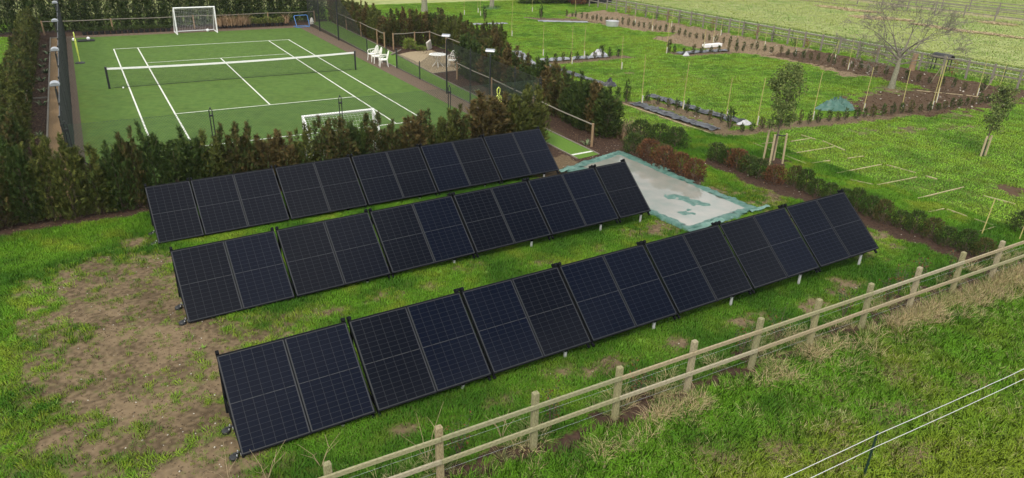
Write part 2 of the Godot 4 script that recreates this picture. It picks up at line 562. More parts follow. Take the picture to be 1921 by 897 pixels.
const G_DARK := Color(0.06, 0.175, 0.012)
const G_LAWN := Color(0.27, 0.54, 0.042)
const G_LAWN2 := Color(0.12, 0.30, 0.022)
const G_MID := Color(0.135, 0.315, 0.017)
const G_YEL := Color(0.28, 0.36, 0.03)
const G_PALE := Color(0.42, 0.50, 0.17)
const G_STRAW := Color(0.58, 0.47, 0.27)

func build_grass() -> void:
	var gm := leafmat(0.35)
	var r := RandomNumberGenerator.new()
	r.seed = 99
	var t1 := tuft_mesh(26, 0.09, 0.04, 0.105, 0.008, 0.75, 1)
	var t2 := tuft_mesh(24, 0.13, 0.07, 0.19, 0.010, 0.85, 2)
	var t3 := tuft_mesh(22, 0.16, 0.03, 0.085, 0.016, 0.8, 3)
	var t4 := tuft_mesh(20, 0.40, 0.04, 0.12, 0.03, 0.8, 4)
	var t5 := tuft_mesh(26, 0.12, 0.12, 0.36, 0.007, 1.15, 5)
	# turf between the panels and on the worn patch
	var p := PackedFloat32Array()
	var p2 := PackedFloat32Array()
	var z := 18.2
	while z < 37.5:
		var x := -12.5
		while x < 17.0:
			var px := x + r.randf_range(-0.05, 0.05)
			var pz := z + r.randf_range(-0.05, 0.05)
			x += 0.078
			if pz > 33.0 + 0.543 * (px + 9.46) or pz > 41.0 - 0.4986 * (px - 5.4): continue
			var g := grass_at(px, pz)
			if r.randf() > maxf(g, 0.4 if zone_at(px, pz) == 0 and noise_b.get_noise_2d(px * 1.6, pz * 1.6 + 5.0) > 0.12 else 0.03) or zone_at(px, pz) != 0: continue
			var n1 := noise_a.get_noise_2d(px * 2.0, pz * 2.0)
			var n2 := noise_b.get_noise_2d(px + 3.0, pz)
			if pz > 32.45:
				# rough grass outside the rail fence
				if r.randf() < 0.45: continue
				var c := G_MID.lerp(G_DARK, clampf(0.3 + n1 * 1.5 + n2 * 0.8, 0, 1))
				var dry := clampf((pz - 34.2) * 0.35 + n1 * 1.2 + (px - 3.0) * 0.03, 0, 0.75)
				c = c.lerp(G_YEL, dry)
				if r.randf() < 0.08: c = c.lerp(G_STRAW, 0.6)
				put(p2, px, 0, pz, r.randf_range(0.8, 1.35), r.randf_range(0.5, 1.0) * (1.0 + 0.5 * n2), r.randf() * TAU, c)
			else:
				var c2 := G_MID.lerp(G_DARK, clampf(0.45 + n1 * 1.8 + n2 * 1.0, 0, 1))
				var yel := clampf(n2 * 1.1 - n1 * 0.9 - 0.12, 0, 0.8)
				if g < 0.9: yel = maxf(yel, r.randf() * 0.85)
				if pz > 30.2: c2 = c2.lerp(G_DARK, 0.45); yel *= 0.5
				c2 = c2.lerp(G_YEL, yel)
				put(p, px, 0, pz, r.randf_range(0.75, 1.3) * (1.0 if g > 0.3 else 0.6), r.randf_range(0.6, 1.15) * (1.0 + 0.55 * n1) * (1.0 if g > 0.3 else 0.6), r.randf() * TAU, c2)
		z += 0.078
	scatter("turf_grass", t1, p, "patchy green turf growing around the solar panel rows", "grass", gm)
	scatter("rough_grass", t2, p2, "rough tussocky grass outside the wooden rail fence", "grass", gm)
	# lawn beyond, with the planting lines
	var p3 := PackedFloat32Array()
	z = -30.0
	while z < 36.0:
		var x := 10.5
		while x < 41.0:
			var px := x + r.randf_range(-0.1, 0.1)
			var pz := z + r.randf_range(-0.1, 0.1)
			x += 0.165
			if pz > 41.0 - 0.4986 * (px - 5.4): continue
			if px < 17.0 and pz > 18.2: continue
			if r.randf() > grass_at(px, pz): continue
			var n1 := noise_a.get_noise_2d(px * 1.2, pz * 1.2)
			var n2 := noise_b.get_noise_2d(px * 0.8 + 7.0, pz * 1.6)
			var c := G_LAWN.lerp(G_LAWN2, clampf(0.3 + n1 * 1.6 + n2 * 1.8, 0, 1))
			c = c.lerp(G_YEL, clampf(0.15 + n2 * 0.7 - n1 * 0.6, 0, 0.6))
			put(p3, px, 0, pz, r.randf_range(0.85, 1.35), r.randf_range(0.5, 1.1) * (1.0 + 0.6 * n2), r.randf() * TAU, c)
		z += 0.165
	z = -26.0
	while z < 17.0:
		var x := -15.0
		while x < -10.6:
			if r.randf() < grass_at(x, z):
				put(p3, x + r.randf_range(-0.1, 0.1), 0, z + r.randf_range(-0.1, 0.1), r.randf_range(0.85, 1.3), r.randf_range(0.6, 1.1), r.randf() * TAU, G_LAWN.lerp(G_LAWN2, r.randf() * 0.5))
			x += 0.2
		z += 0.2
	scatter("lawn_grass", t3, p3, "mown lawn grass around the planting lines and young trees", "grass", gm)
	# meadow past the far rail fence
	var p4 := PackedFloat32Array()
	z = -60.0
	while z < 30.0:
		var x := 40.2
		while x < 112.0:
			var px := x + r.randf_range(-0.3, 0.3)
			var pz := z + r.randf_range(-0.3, 0.3)
			x += 0.5
			if pz > 34.0 - 0.43 * (px - 20.0): continue
			if field_bare(px, pz) > r.randf(): continue
			var n1 := noise_a.get_noise_2d(px * 0.6, pz * 0.6)
			var n2 := noise_b.get_noise_2d(px * 0.5, pz * 0.5)
			var c := G_PALE.lerp(G_MID, clampf(0.25 + n1 + n2 * 0.7, 0, 0.8)).lerp(G_YEL, clampf(0.2 - n1, 0, 0.5))
			put(p4, px, 0, pz, r.randf_range(0.9, 1.4), r.randf_range(0.5, 1.0), r.randf() * TAU, c)
		z += 0.5
	scatter("meadow_grass", t4, p4, "pale grazed meadow grass beyond the far rail fence", "grass", gm)
	# long dead grass along the foot of the rail fence
	var p5 := PackedFloat32Array()
	for i in 1900:
		var px := r.randf_range(-5.0, 15.0)
		var pz := 32.75 + absf(r.randfn(0.0, 0.34))
		var dens := clampf(0.06 + (px - 1.0) * 0.065 + noise_b.get_noise_2d(px * 0.9, pz * 0.7) * 0.9 - (pz - 32.8) * 0.25, 0.0, 0.8)
		if pz > 41.0 - 0.4986 * (px - 5.4) or r.randf() > dens: continue
		var c := G_STRAW.lerp(Color(0.40, 0.30, 0.18), r.randf() * 0.7).lerp(G_MID, 0.5 if r.randf() < 0.3 else 0.0)
		put(p5, px, 0, pz, r.randf_range(0.6, 1.15), r.randf_range(0.4, 0.95) * (1.0 + clampf((px - 5.0) * 0.05, 0.0, 0.4)), r.randf() * TAU, c)
	# matted brown thatch where the rough grass has died back
	for w in [[3.0, 35.2], [5.0, 34.9], [2.2, 34.6], [6.3, 34.2], [0.6, 34.8], [1.1, 34.2], [4.2, 35.8], [3.6, 34.6], [7.2, 35.0], [4.6, 33.9]]:
		for i in 11:
			put(p5, w[0] + r.randfn() * 0.28, 0.03, w[1] + r.randfn() * 0.16, r.randf_range(0.4, 0.8), r.randf_range(0.15, 0.3), r.randf() * TAU, Color(0.36, 0.25, 0.16).lerp(Color(0.22, 0.15, 0.10), r.randf()))
	for i in 500:
		var px := r.randf_range(-6.5, 15.0)
		var pz := r.randf_range(31.9, 32.5)
		if noise_b.get_noise_2d(px * 0.8 + 50.0, pz) < 0.05: continue
		put(p5, px, 0, pz, r.randf_range(0.6, 1.1), r.randf_range(0.5, 0.9), r.randf() * TAU, G_STRAW.lerp(G_DARK, r.randf() * 0.9))
	scatter("dead_grass", t5, p5, "straw coloured dead grass along the foot of the rail fence", "grass", gm)
	# broad leaved weeds in the turf
	var p7 := PackedFloat32Array()
	for i in 900:
		var px := r.randf_range(-11.0, 14.0)
		var pz := r.randf_range(18.6, 36.0)
		if pz > 41.0 - 0.4986 * (px - 5.4) or pz > 33.0 + 0.543 * (px + 9.46): continue
		if grass_at(px, pz) < 0.3 or noise_a.get_noise_2d(px * 3.0, pz * 3.0) < 0.05: continue
		put(p7, px, 0.01, pz, r.randf_range(0.35, 0.7), r.randf_range(0.3, 0.6), r.randf() * TAU, G_MID.lerp(Color(0.2, 0.33, 0.07), r.randf()))
	scatter("broadleaf_weeds", tuft_mesh(12, 0.05, 0.07, 0.16, 0.045, 1.2, 9), p7, "broad leaved weeds dotted through the turf", "weeds", gm)
	# clods and small stones on the bare ground
	var cl := MB.new()
	cl.box(Vector3(0, 0.25, 0), Vector3(1, 0.6, 0.8), Basis(Vector3(0.3, 0.2, 0.9).normalized(), 0.5), 0.2)
	var p6 := PackedFloat32Array()
	for i in 90000:
		var px: float
		var pz: float
		if i < 60000:
			px = r.randf_range(-11.0, 16.0); pz = r.randf_range(18.4, 32.4)
		else:
			px = r.randf_range(12.0, 39.5); pz = r.randf_range(-18.0, 24.0)
		var zz := zone_at(px, pz)
		var b := 1.0 - grass_at(px, pz)
		if zz == 1 or b < 0.5: continue
		var s := r.randf_range(0.008, 0.03) * (1.0 if i < 60000 else 2.2)
		var c := C_SOIL2.lerp(C_SOIL, r.randf())
		if zz == 3: c = C_MULCH.lerp(C_MULCH2, r.randf()); s *= 1.2
		elif zz == 4: c = C_TILL.lerp(C_SOIL2, r.randf()); s *= 1.6
		if r.randf() < 0.03: c = Color(0.45, 0.42, 0.36)
		put(p6, px, 0, pz, s, s * r.randf_range(0.5, 1.0), r.randf() * TAU, c)
	# bark on the beds by the court
	for i in 26000:
		var px: float
		var pz: float
		if i < 9000: px = r.randf_range(-9.7, -9.0); pz = r.randf_range(-18.0, 17.0)
		elif i < 17000: px = r.randf_range(9.6, 14.0); pz = r.randf_range(-7.0, 18.0)
		else: px = r.randf_range(-10.0, 13.0); pz = r.randf_range(16.5, 20.0)
		if zone_at(px, pz) != 3: continue
		var s := r.randf_range(0.015, 0.045)
		put(p6, px, 0, pz, s, s * 0.5, r.randf() * TAU, C_MULCH.lerp(Color(0.26, 0.17, 0.11), r.randf() * r.randf()))
	scatter("soil_clods", cl.mesh(), p6, "loose clods, bark chips and small stones on the bare ground", "soil", leafmat())

func field_bare(x: float, z: float) -> float:
	var s := 0.0
	for w in FIELD:
		var d := Vector2((x - w[0]) / w[2], (z - w[1]) / w[3]).length_squared()
		if d < 1.5: s = maxf(s, 1.5 - d + noise_b.get_noise_2d(x * 0.4, z * 0.4) * 0.8)
	return clampf(s, 0.0, 1.0)
const FIELD := [[62.5, -6.0, 1.6, 1.8], [64.2, -4.2, 0.9, 1.6], [62.3, 2.6, 0.9, 2.4], [63.0, 6.2, 0.8, 2.2], [66.8, -12.5, 1.3, 3.5], [67.5, -9.5, 0.9, 1.0], [71.8, 1.4, 1.0, 1.8], [62.6, -0.5, 0.7, 1.2]]

# ---------------------------------------------------------------- plants
const P_GREEN := [Color(0.029, 0.050, 0.014), Color(0.044, 0.070, 0.018), Color(0.066, 0.088, 0.022), Color(0.021, 0.035, 0.011)]
const P_OLIVE := [Color(0.076, 0.089, 0.022), Color(0.059, 0.074, 0.019), Color(0.102, 0.106, 0.026), Color(0.043, 0.054, 0.018)]
const P_BROWN := [Color(0.092, 0.069, 0.026), Color(0.068, 0.059, 0.022), Color(0.132, 0.090, 0.036), Color(0.048, 0.048, 0.018)]
const P_RUST := [Color(0.123, 0.053, 0.026), Color(0.088, 0.044, 0.025), Color(0.150, 0.075, 0.035), Color(0.053, 0.037, 0.019)]
const P_MIXED := [Color(0.042, 0.062, 0.018), Color(0.080, 0.066, 0.025), Color(0.064, 0.078, 0.022), Color(0.120, 0.086, 0.034)]

func frond(mb: MB, p: Vector3, d: Vector3, l: float, r: RandomNumberGenerator, c: Color) -> void:
	var s := d.cross(Vector3(r.randfn(), r.randfn(), r.randfn())).normalized()
	mb.col = c
	mb.tri(p - s * l * 0.10, p + s * l * 0.10, p + d * l)
	for k in 4:
		var t := 0.15 + 0.17 * k
		var sd := 1.0 if k % 2 == 0 else -1.0
		var b := p + d * l * t
		var tip := b + (d * 0.62 + s * sd * 0.8) * l * (0.55 - 0.07 * k)
		var w := d * l * 0.085
		if sd > 0.0: mb.tri(b - w, b + w, tip)
		else: mb.tri(b + w, b - w, tip)

# a young hedging conifer: upright, uneven, made of many small sprays
func conifer(h: float, rad: float, count: int, spray: float, seed_: int, pal: Array, shape := 0) -> MB:
	var r := RandomNumberGenerator.new()
	r.seed = seed_
	var nz := FastNoiseLite.new()
	nz.seed = seed_; nz.frequency = 1.4
	var mb := MB.new()
	var leaders: Array[Vector3] = []
	for k in 9: leaders.append(Vector3(r.randf_range(-0.75, 0.75) * rad, h * r.randf_range(0.82, 1.1), r.randf_range(-0.75, 0.75) * rad))
	for i in count:
		var t := pow(r.randf(), 0.85)
		var a := r.randf() * TAU
		var prof: float
		if shape == 0: prof = 0.85 + 0.25 * sin(t * PI) - 0.35 * smoothstep(0.6, 1.0, t)
		elif shape == 1: prof = sqrt(maxf(0.0, 1.0 - pow(2.0 * t - 0.8, 2.0) * 0.62)) * 1.1
		else: prof = 1.12 * (1.0 - t) + 0.12
		prof *= 1.0 + 0.85 * nz.get_noise_3d(cos(a) * 1.5, t * h * (0.8 if shape == 0 else 1.6), sin(a) * 1.5)
		var q := 0.3 + 0.7 * sqrt(r.randf())
		var p := Vector3(cos(a) * prof * rad * q, t * h * 0.93 + 0.03, sin(a) * prof * rad * q)
		if t > 0.8 and shape == 0:
			var ld: Vector3 = leaders[i % 9]
			p = Vector3(ld.x, t * ld.y, ld.z) + Vector3(r.randfn(), 0, r.randfn()) * rad * 0.27 * (1.25 - t)
		var d := (Vector3(cos(a), 0, sin(a)) * r.randf_range(0.2, 0.9) + Vector3.UP * r.randf_range(0.3, 1.3) + Vector3(r.randfn(), r.randfn(), r.randfn()) * 0.25).normalized()
		var pick := nz.get_noise_3d(p.x * 2.2, p.y * 1.6 + 20.0, p.z * 2.2) * 2.4 + 1.5 + r.randfn() * 0.6
		var c: Color = pal[clampi(int(pick), 0, pal.size() - 1)]
		frond(mb, p, d, spray * r.randf_range(0.7, 1.35), r, c * r.randf_range(0.6, 1.55))
	return mb

func stems(h: float, rad: float, seed_: int) -> MB:
	var r := RandomNumberGenerator.new()
	r.seed = seed_
	var mb := MB.new()
	mb.tube([Vector3(0, -0.06, 0), Vector3(0.01, h * 0.4, 0.01), Vector3(0, h * 0.85, 0)], [0.028, 0.02, 0.006], 6)
	for k in 14:
		var y := h * r.randf_range(0.06, 0.75)
		var a := r.randf() * TAU
		mb.tube([Vector3(0, y, 0), Vector3(cos(a) * rad * 0.5, y + rad * 0.35, sin(a) * rad * 0.5), Vector3(cos(a) * rad * 0.8, y + rad * 0.9, sin(a) * rad * 0.8)], [0.012, 0.008, 0.003], 4, false)
	return mb

var kinds := {}      # kind of plant -> array of source things
var used := {}

func make_plants() -> void:
	M.leaf = leafmat(0.06)
	M.bark = texmat(ramp_image(128, 0.05, 3, [Color(0.08, 0.06, 0.045), Color(0.16, 0.12, 0.09)]), 3.0)
	var hedge := [["green", P_GREEN, 2], ["olive", P_OLIVE, 2], ["brown", P_BROWN, 2], ["mixed", P_MIXED, 2]]
	var sd := 100
	for h in hedge:
		kinds["hedge_" + h[0]] = []
		for k in h[2]:
			sd += 1
			kinds["hedge_" + h[0]].append([conifer(2.0, 0.37, 2700, 0.125, sd, h[1]).mesh(), stems(2.0, 0.4, sd).mesh()])
	for k in 2: sd += 1; kinds["tall"] = kinds.get("tall", []) + [[conifer(3.3, 0.62, 2600, 0.17, sd, P_GREEN).mesh(), stems(3.3, 0.55, sd).mesh()]]
	for h in [["shrub_green", P_GREEN], ["shrub_rust", P_RUST], ["shrub_mixed", P_MIXED]]:
		kinds[h[0]] = []
		for k in 2:
			sd += 1
			kinds[h[0]].append([conifer(0.8, 0.42, 1300, 0.085, sd, h[1], 1).mesh(), stems(0.75, 0.3, sd).mesh()])
	kinds["yew"] = []
	for k in 4:
		sd += 1
		kinds["yew"].append([conifer(0.5, 0.085, 110, 0.095, sd, P_GREEN if k != 2 else P_MIXED, 0).mesh(), stems(0.45, 0.08, sd).mesh()])

func plant(kind: String, called: String, label: String, category: String, group: String, at: Vector3, w := 1.0, hh := 1.0) -> void:
	var k: int = used.get(kind, 0)
	used[kind] = k + 1
	var src: Array = kinds[kind]
	var o := thing(called, label, category, at, rng.randf() * TAU, group)
	var m: Array = src[k % src.size()]
	obj("crown", m[0], M.leaf, o)
	obj("trunk", m[1], M.bark, o)
	o.scale = Vector3(w, hh, w)

const HEDGE_WORDS := {"hedge_green": "dark green bushy conifer", "hedge_olive": "olive green bushy conifer", "hedge_brown": "brown scorched conifer", "hedge_mixed": "green conifer with brown tips", "tall": "tall dark green conifer"}

func hedge_line(pts: Array, step: float, mix: Array, where: String, group: String, hh: float, wob := 0.12, ww := 1.0) -> void:
	var acc := 0.0
	for s in pts.size() - 1:
		var a: Vector2 = pts[s]
		var b: Vector2 = pts[s + 1]
		var l := a.distance_to(b)
		while acc < l:
			var p := a.lerp(b, acc / l)
			var kind: String = mix[rng.randi() % mix.size()]
			var fw := rng.randf_range(0.85, 1.18)
			var fh := rng.randf_range(0.86, 1.13)
			var size := "tall " if fh > 1.06 else ("short " if fh < 0.93 else "")
			if kind == "tall": size = ""
			if fw > 1.1: size += "broad "
			elif fw < 0.92: size += "slim "
			plant(kind, "hedge_conifer", size + HEDGE_WORDS[kind] + " " + where, "conifer", group, Vector3(p.x + rng.randf_range(-wob, wob), 0, p.y + rng.randf_range(-wob, wob)), ww * fw, hh * fh)
			acc += step * rng.randf_range(0.85, 1.15)
		acc -= l

func build_hedges() -> void:
	hedge_line([Vector2(-10.4, 17.55), Vector2(-3.0, 17.65)], 0.52, ["hedge_green", "hedge_green", "hedge_olive", "hedge_mixed"], "in the panel hedge near the gravel path", "hedge between court and panels", 1.08)
	hedge_line([Vector2(-2.6, 17.65), Vector2(4.9, 17.65)], 0.63, ["hedge_mixed", "hedge_green", "hedge_brown", "hedge_olive"], "in the panel hedge by the near goal", "hedge between court and panels", 0.95)
	hedge_line([Vector2(5.2, 17.6), Vector2(7.7, 17.6)], 0.55, ["hedge_brown", "hedge_mixed", "hedge_olive"], "at the turf path end of the panel hedge", "hedge between court and panels", 1.14, 0.12, 1.4)
	hedge_line([Vector2(-10.02, -18.5), Vector2(-10.02, 16.9)], 0.6, ["hedge_green", "hedge_olive", "hedge_olive", "hedge_mixed"], "in the hedge along the bark bed", "hedge beside the gravel path", 0.86, 0.08, 1.0)
	hedge_line([Vector2(-15.0, -20.7), Vector2(10.4, -20.7)], 0.85, ["tall"], "in the tall hedge behind the far goal", "tall hedge behind the court", 1.0)
	hedge_line([Vector2(11.3, -19.6), Vector2(11.3, -6.9)], 0.62, ["hedge_brown", "hedge_olive", "hedge_mixed"], "in the hedge along the far turf path", "hedge beside the turf path", 1.0, 0.12, 1.2)
	hedge_line([Vector2(11.5, -6.7), Vector2(14.0, -6.7), Vector2(14.5, -6.2), Vector2(14.5, 2.6), Vector2(12.4, 3.6)], 0.66, ["hedge_green", "hedge_brown", "hedge_mixed", "hedge_olive"], "in the hedge around the little patio", "hedge around the patio", 1.05, 0.1, 1.1)
	hedge_line([Vector2(11.6, 4.0), Vector2(11.25, 17.9)], 0.58, ["hedge_mixed", "hedge_brown", "hedge_green", "hedge_green"], "in the hedge between turf path and lawn", "hedge beside the turf path", 1.06, 0.12, 1.2)
	# shrubs by the pond
	for s in [["shrub_green", 10.95, 19.75, 1.0], ["shrub_rust", 10.95, 20.65, 1.0], ["shrub_rust", 10.8, 21.75, 1.05], ["shrub_rust", 11.0, 22.4, 0.95], ["shrub_rust", 10.95, 23.15, 0.95], ["shrub_mixed", 11.2, 21.2, 0.9]]:
		plant(s[0], "shrub", ("russet brown shrub" if s[0] == "shrub_rust" else "dark green shrub" if s[0] == "shrub_green" else "half brown shrub") + " at the edge of the tarpaulin pond", "shrub", "shrubs by the pond", Vector3(s[1], 0, s[2]), 0.9 * s[3], 1.0 * s[3])
	for s in [[12.5, 19.5, 1.1], [13.0, 19.9, 1.0], [12.05, 18.8, 1.15]]:
		plant("shrub_green", "shrub", "dark green shrub standing between the pond bed and the lawn", "shrub", "green shrubs beside the lawn", Vector3(s[0], 0, s[1]), s[2], s[2] * 1.05)
	for s in [["shrub_green", 13.3, 21.9], ["shrub_green", 13.35, 22.4], ["shrub_rust", 13.3, 22.95], ["shrub_green", 13.35, 23.5], ["shrub_green", 13.3, 24.05], ["shrub_rust", 13.3, 24.75]]:
		plant(s[0], "shrub", ("dark green" if s[0] == "shrub_green" else "russet brown") + " shrub at the staked tree end of the low hedge", "shrub", "low hedge shrubs", Vector3(s[1], 0, s[2]), 0.85, rng.randf_range(0.75, 1.0))
	var z := 25.3
	while z < 31.9:
		plant("shrub_mixed" if rng.randf() < 0.15 else "shrub_green", "shrub", "dark green shrub in the close low hedge beyond the panels", "shrub", "low hedge shrubs", Vector3(13.65 + rng.randf_range(-0.1, 0.1), 0, z), 0.62, rng.randf_range(0.65, 1.0))
		z += 0.5
	for s in [[16.9, 31.3, 0.8]]:
		plant("shrub_green", "shrub", "leafy shrub by a cane outside the low hedge", "shrub", "shrubs by the fence corner", Vector3(s[0], 0, s[1]), 0.9, s[2])

func yew_line(pts: Array, step: float, where: String) -> void:
	for s in pts.size() - 1:
		var a: Vector2 = pts[s]
		var b: Vector2 = pts[s + 1]
		var k := int(a.distance_to(b) / step)
		for i in k:
			var p := a.lerp(b, float(i) / k)
			plant("yew", "hedge_seedling", "small upright hedge seedling " + where, "seedling", "seedlings " + where, Vector3(p.x + rng.randf_range(-0.08, 0.08), 0, p.y + rng.randf_range(-0.08, 0.08)), rng.randf_range(0.8, 1.25), rng.randf_range(0.7, 1.25))

func build_seedlings() -> void:
	yew_line([Vector2(17.4, 19.4), Vector2(20.2, 19.55), Vector2(25.5, 20.15), Vector2(29.9, 20.7), Vector2(36.4, 21.0)], 0.56, "in the soil line beside the timber battens")
	yew_line([Vector2(17.2, 13.2), Vector2(17.7, 18.4)], 0.6, "between the two black membrane strips")
	yew_line([Vector2(17.9, 2.5), Vector2(24.3, 2.35)], 0.62, "in front of the grey membrane strip")
	yew_line([Vector2(32.6, -16.9), Vector2(33.6, -12.7), Vector2(34.9, -6.2), Vector2(34.8, -4.0)], 0.6, "in the pale bed past the metal tub")
	yew_line([Vector2(34.6, -3.8), Vector2(35.2, 2.0), Vector2(35.8, 9.5), Vector2(35.7, 14.5)], 0.62, "in the bed under the far rail fence")
	yew_line([Vector2(28.3, 2.8), Vector2(31.9, 3.5), Vector2(34.6, 3.9)], 0.62, "beside the white trough")
	yew_line([Vector2(35.8, 15.2), Vector2(36.3, 18.5), Vector2(36.7, 20.0)], 0.62, "in the dark soil behind the bare tree")
	for s in [[16.05, 12.9, 2.0, "by the near end of the membrane strip"], [17.3, 18.7, 1.8, "at the corner of the membrane strips"], [28.2, 2.3, 1.7, "by the cane near the white trough"], [23.4, -16.0, 2.4, "by the far grey membrane"], [29.0, -15.7, 2.2, "by the farthest membrane sheet"], [23.0, 1.5, 1.3, "behind the grey folded sheet"]]:
		plant("yew", "upright_yew", "larger dark upright yew " + s[3], "yew", "larger yews in the planting lines", Vector3(s[0], 0, s[1]), 1.5, s[2])
	# dark and red-brown bushes by the shed, far off
	for s in [[40.4, -25.2], [41.6, -25.6], [39.2, -25.9], [37.6, -26.2], [36.0, -26.4], [34.2, -26.8]]:
		plant("tall", "background_bush", "dark bush standing beside the black shed", "bush", "bushes by the shed", Vector3(s[0], 0, s[1]), 1.5, 0.5)
	plant("shrub_rust", "background_bush", "red brown bush standing by the shed corner", "bush", "", Vector3(38.7, 0, -23.9), 1.8, 1.9)

# leaves as folded pairs of faces
func leaf(mb: MB, p: Vector3, d: Vector3, l: float, w: float, r: RandomNumberGenerator) -> void:
	var s := d.cross(Vector3(r.randfn(), r.randfn(), r.randfn())).normalized()
	var up := s.cross(d) * w * 0.35
	var mid := p + d * l * 0.45
	mb.tri(p, p + d * l, mid + s * w * 0.5 + up)
	mb.tri(p + d * l, p, mid - s * w * 0.5 + up)

func young_tree(label: String, at: Vector3, h: float, crown0: float, wide: float, leaves: int, lean: float, seed_: int) -> void:
	var r := RandomNumberGenerator.new()
	r.seed = seed_
	var t := thing("young_tree", label, "tree", at)
	var tr := MB.new()
	tr.tube([Vector3(0, -0.05, 0), Vector3(lean * 0.3, h * 0.35, 0), Vector3(lean, h * 0.7, 0.03), Vector3(lean * 1.2, h * 0.97, 0)], [0.035, 0.028, 0.016, 0.004], 8)
	var cr := MB.new()
	for k in 34:
		var y := lerpf(crown0, h * 0.92, pow(float(k) / 34.0, 0.9))
		var f := clampf((y - crown0) / (h - crown0), 0, 1)
		var a := r.randf() * TAU
		var reach := wide * 0.5 * (0.55 + 0.75 * sin(clampf(f * 0.85 + 0.12, 0, 1) * PI)) * r.randf_range(0.6, 1.15)
		var b := Vector3(lean * y / h, y, 0)
		var e := b + Vector3(cos(a) * reach, reach * r.randf_range(0.35, 0.9), sin(a) * reach)
		var m := b.lerp(e, 0.5) + Vector3.UP * 0.03
		tr.tube([b, m, e], [0.010, 0.006, 0.002], 4, false)
		for i in leaves / 34:
			var q := b.lerp(e, sqrt(r.randf_range(0.08, 1.1))) + Vector3(r.randfn(), r.randfn(), r.randfn()) * 0.075
			var g := r.randf()
			cr.col = Color(0.08, 0.115, 0.035).lerp(Color(0.2, 0.235, 0.07), g * g) * r.randf_range(0.8, 1.15)
			leaf(cr, q, (Vector3(r.randfn(), r.randfn() - 0.2, r.randfn())).normalized(), r.randf_range(0.09, 0.15), r.randf_range(0.04, 0.065), r)
	obj("trunk", tr, M.bark, t)
	obj("crown", cr, M.leaf, t)

func stake(label: String, at: Vector3, h: float, lean: Vector3, group: String) -> void:
	var t := MB.new()
	var b := Basis(Quaternion(Vector3.UP, (Vector3.UP + lean).normalized()))
	t.box(b * Vector3(0, h * 0.5 - 0.05, 0), Vector3(0.065, h, 0.065), b, 0.012)
	var o := obj("tree_stake", t, M.stake_wood)
	o.position = at
	tag(o, label, "stake", group)

func limb(mb: MB, p: Vector3, d: Vector3, l: float, rad: float, depth: int, r: RandomNumberGenerator) -> void:
	var pts: Array = [p]
	var radii: Array = [rad]
	var q := p
	var dd := d
	var seg := 4
	for i in seg:
		dd = (dd + Vector3(r.randfn(), r.randfn() * 0.6 + 0.05, r.randfn()) * 0.17).normalized()
		q += dd * l / seg
		pts.append(q)
		radii.append(rad * (1.0 - 0.6 * (i + 1) / seg))
	mb.tube(pts, radii, 7 if depth > 3 else 3, false)
	if depth == 0: return
	var kids := 3 if depth > 2 else 4
	for k in kids:
		var at := 1 + (k * 3 + r.randi() % 2) % seg if k > 0 else seg
		var nd := (dd + Vector3(r.randfn(), r.randfn() * 0.5 + 0.12, r.randfn()) * (0.62 if k > 0 else 0.35)).normalized()
		limb(mb, pts[at], nd, l * r.randf_range(0.55, 0.78), maxf(radii[at] * 0.7, 0.0075), depth - 1, r)

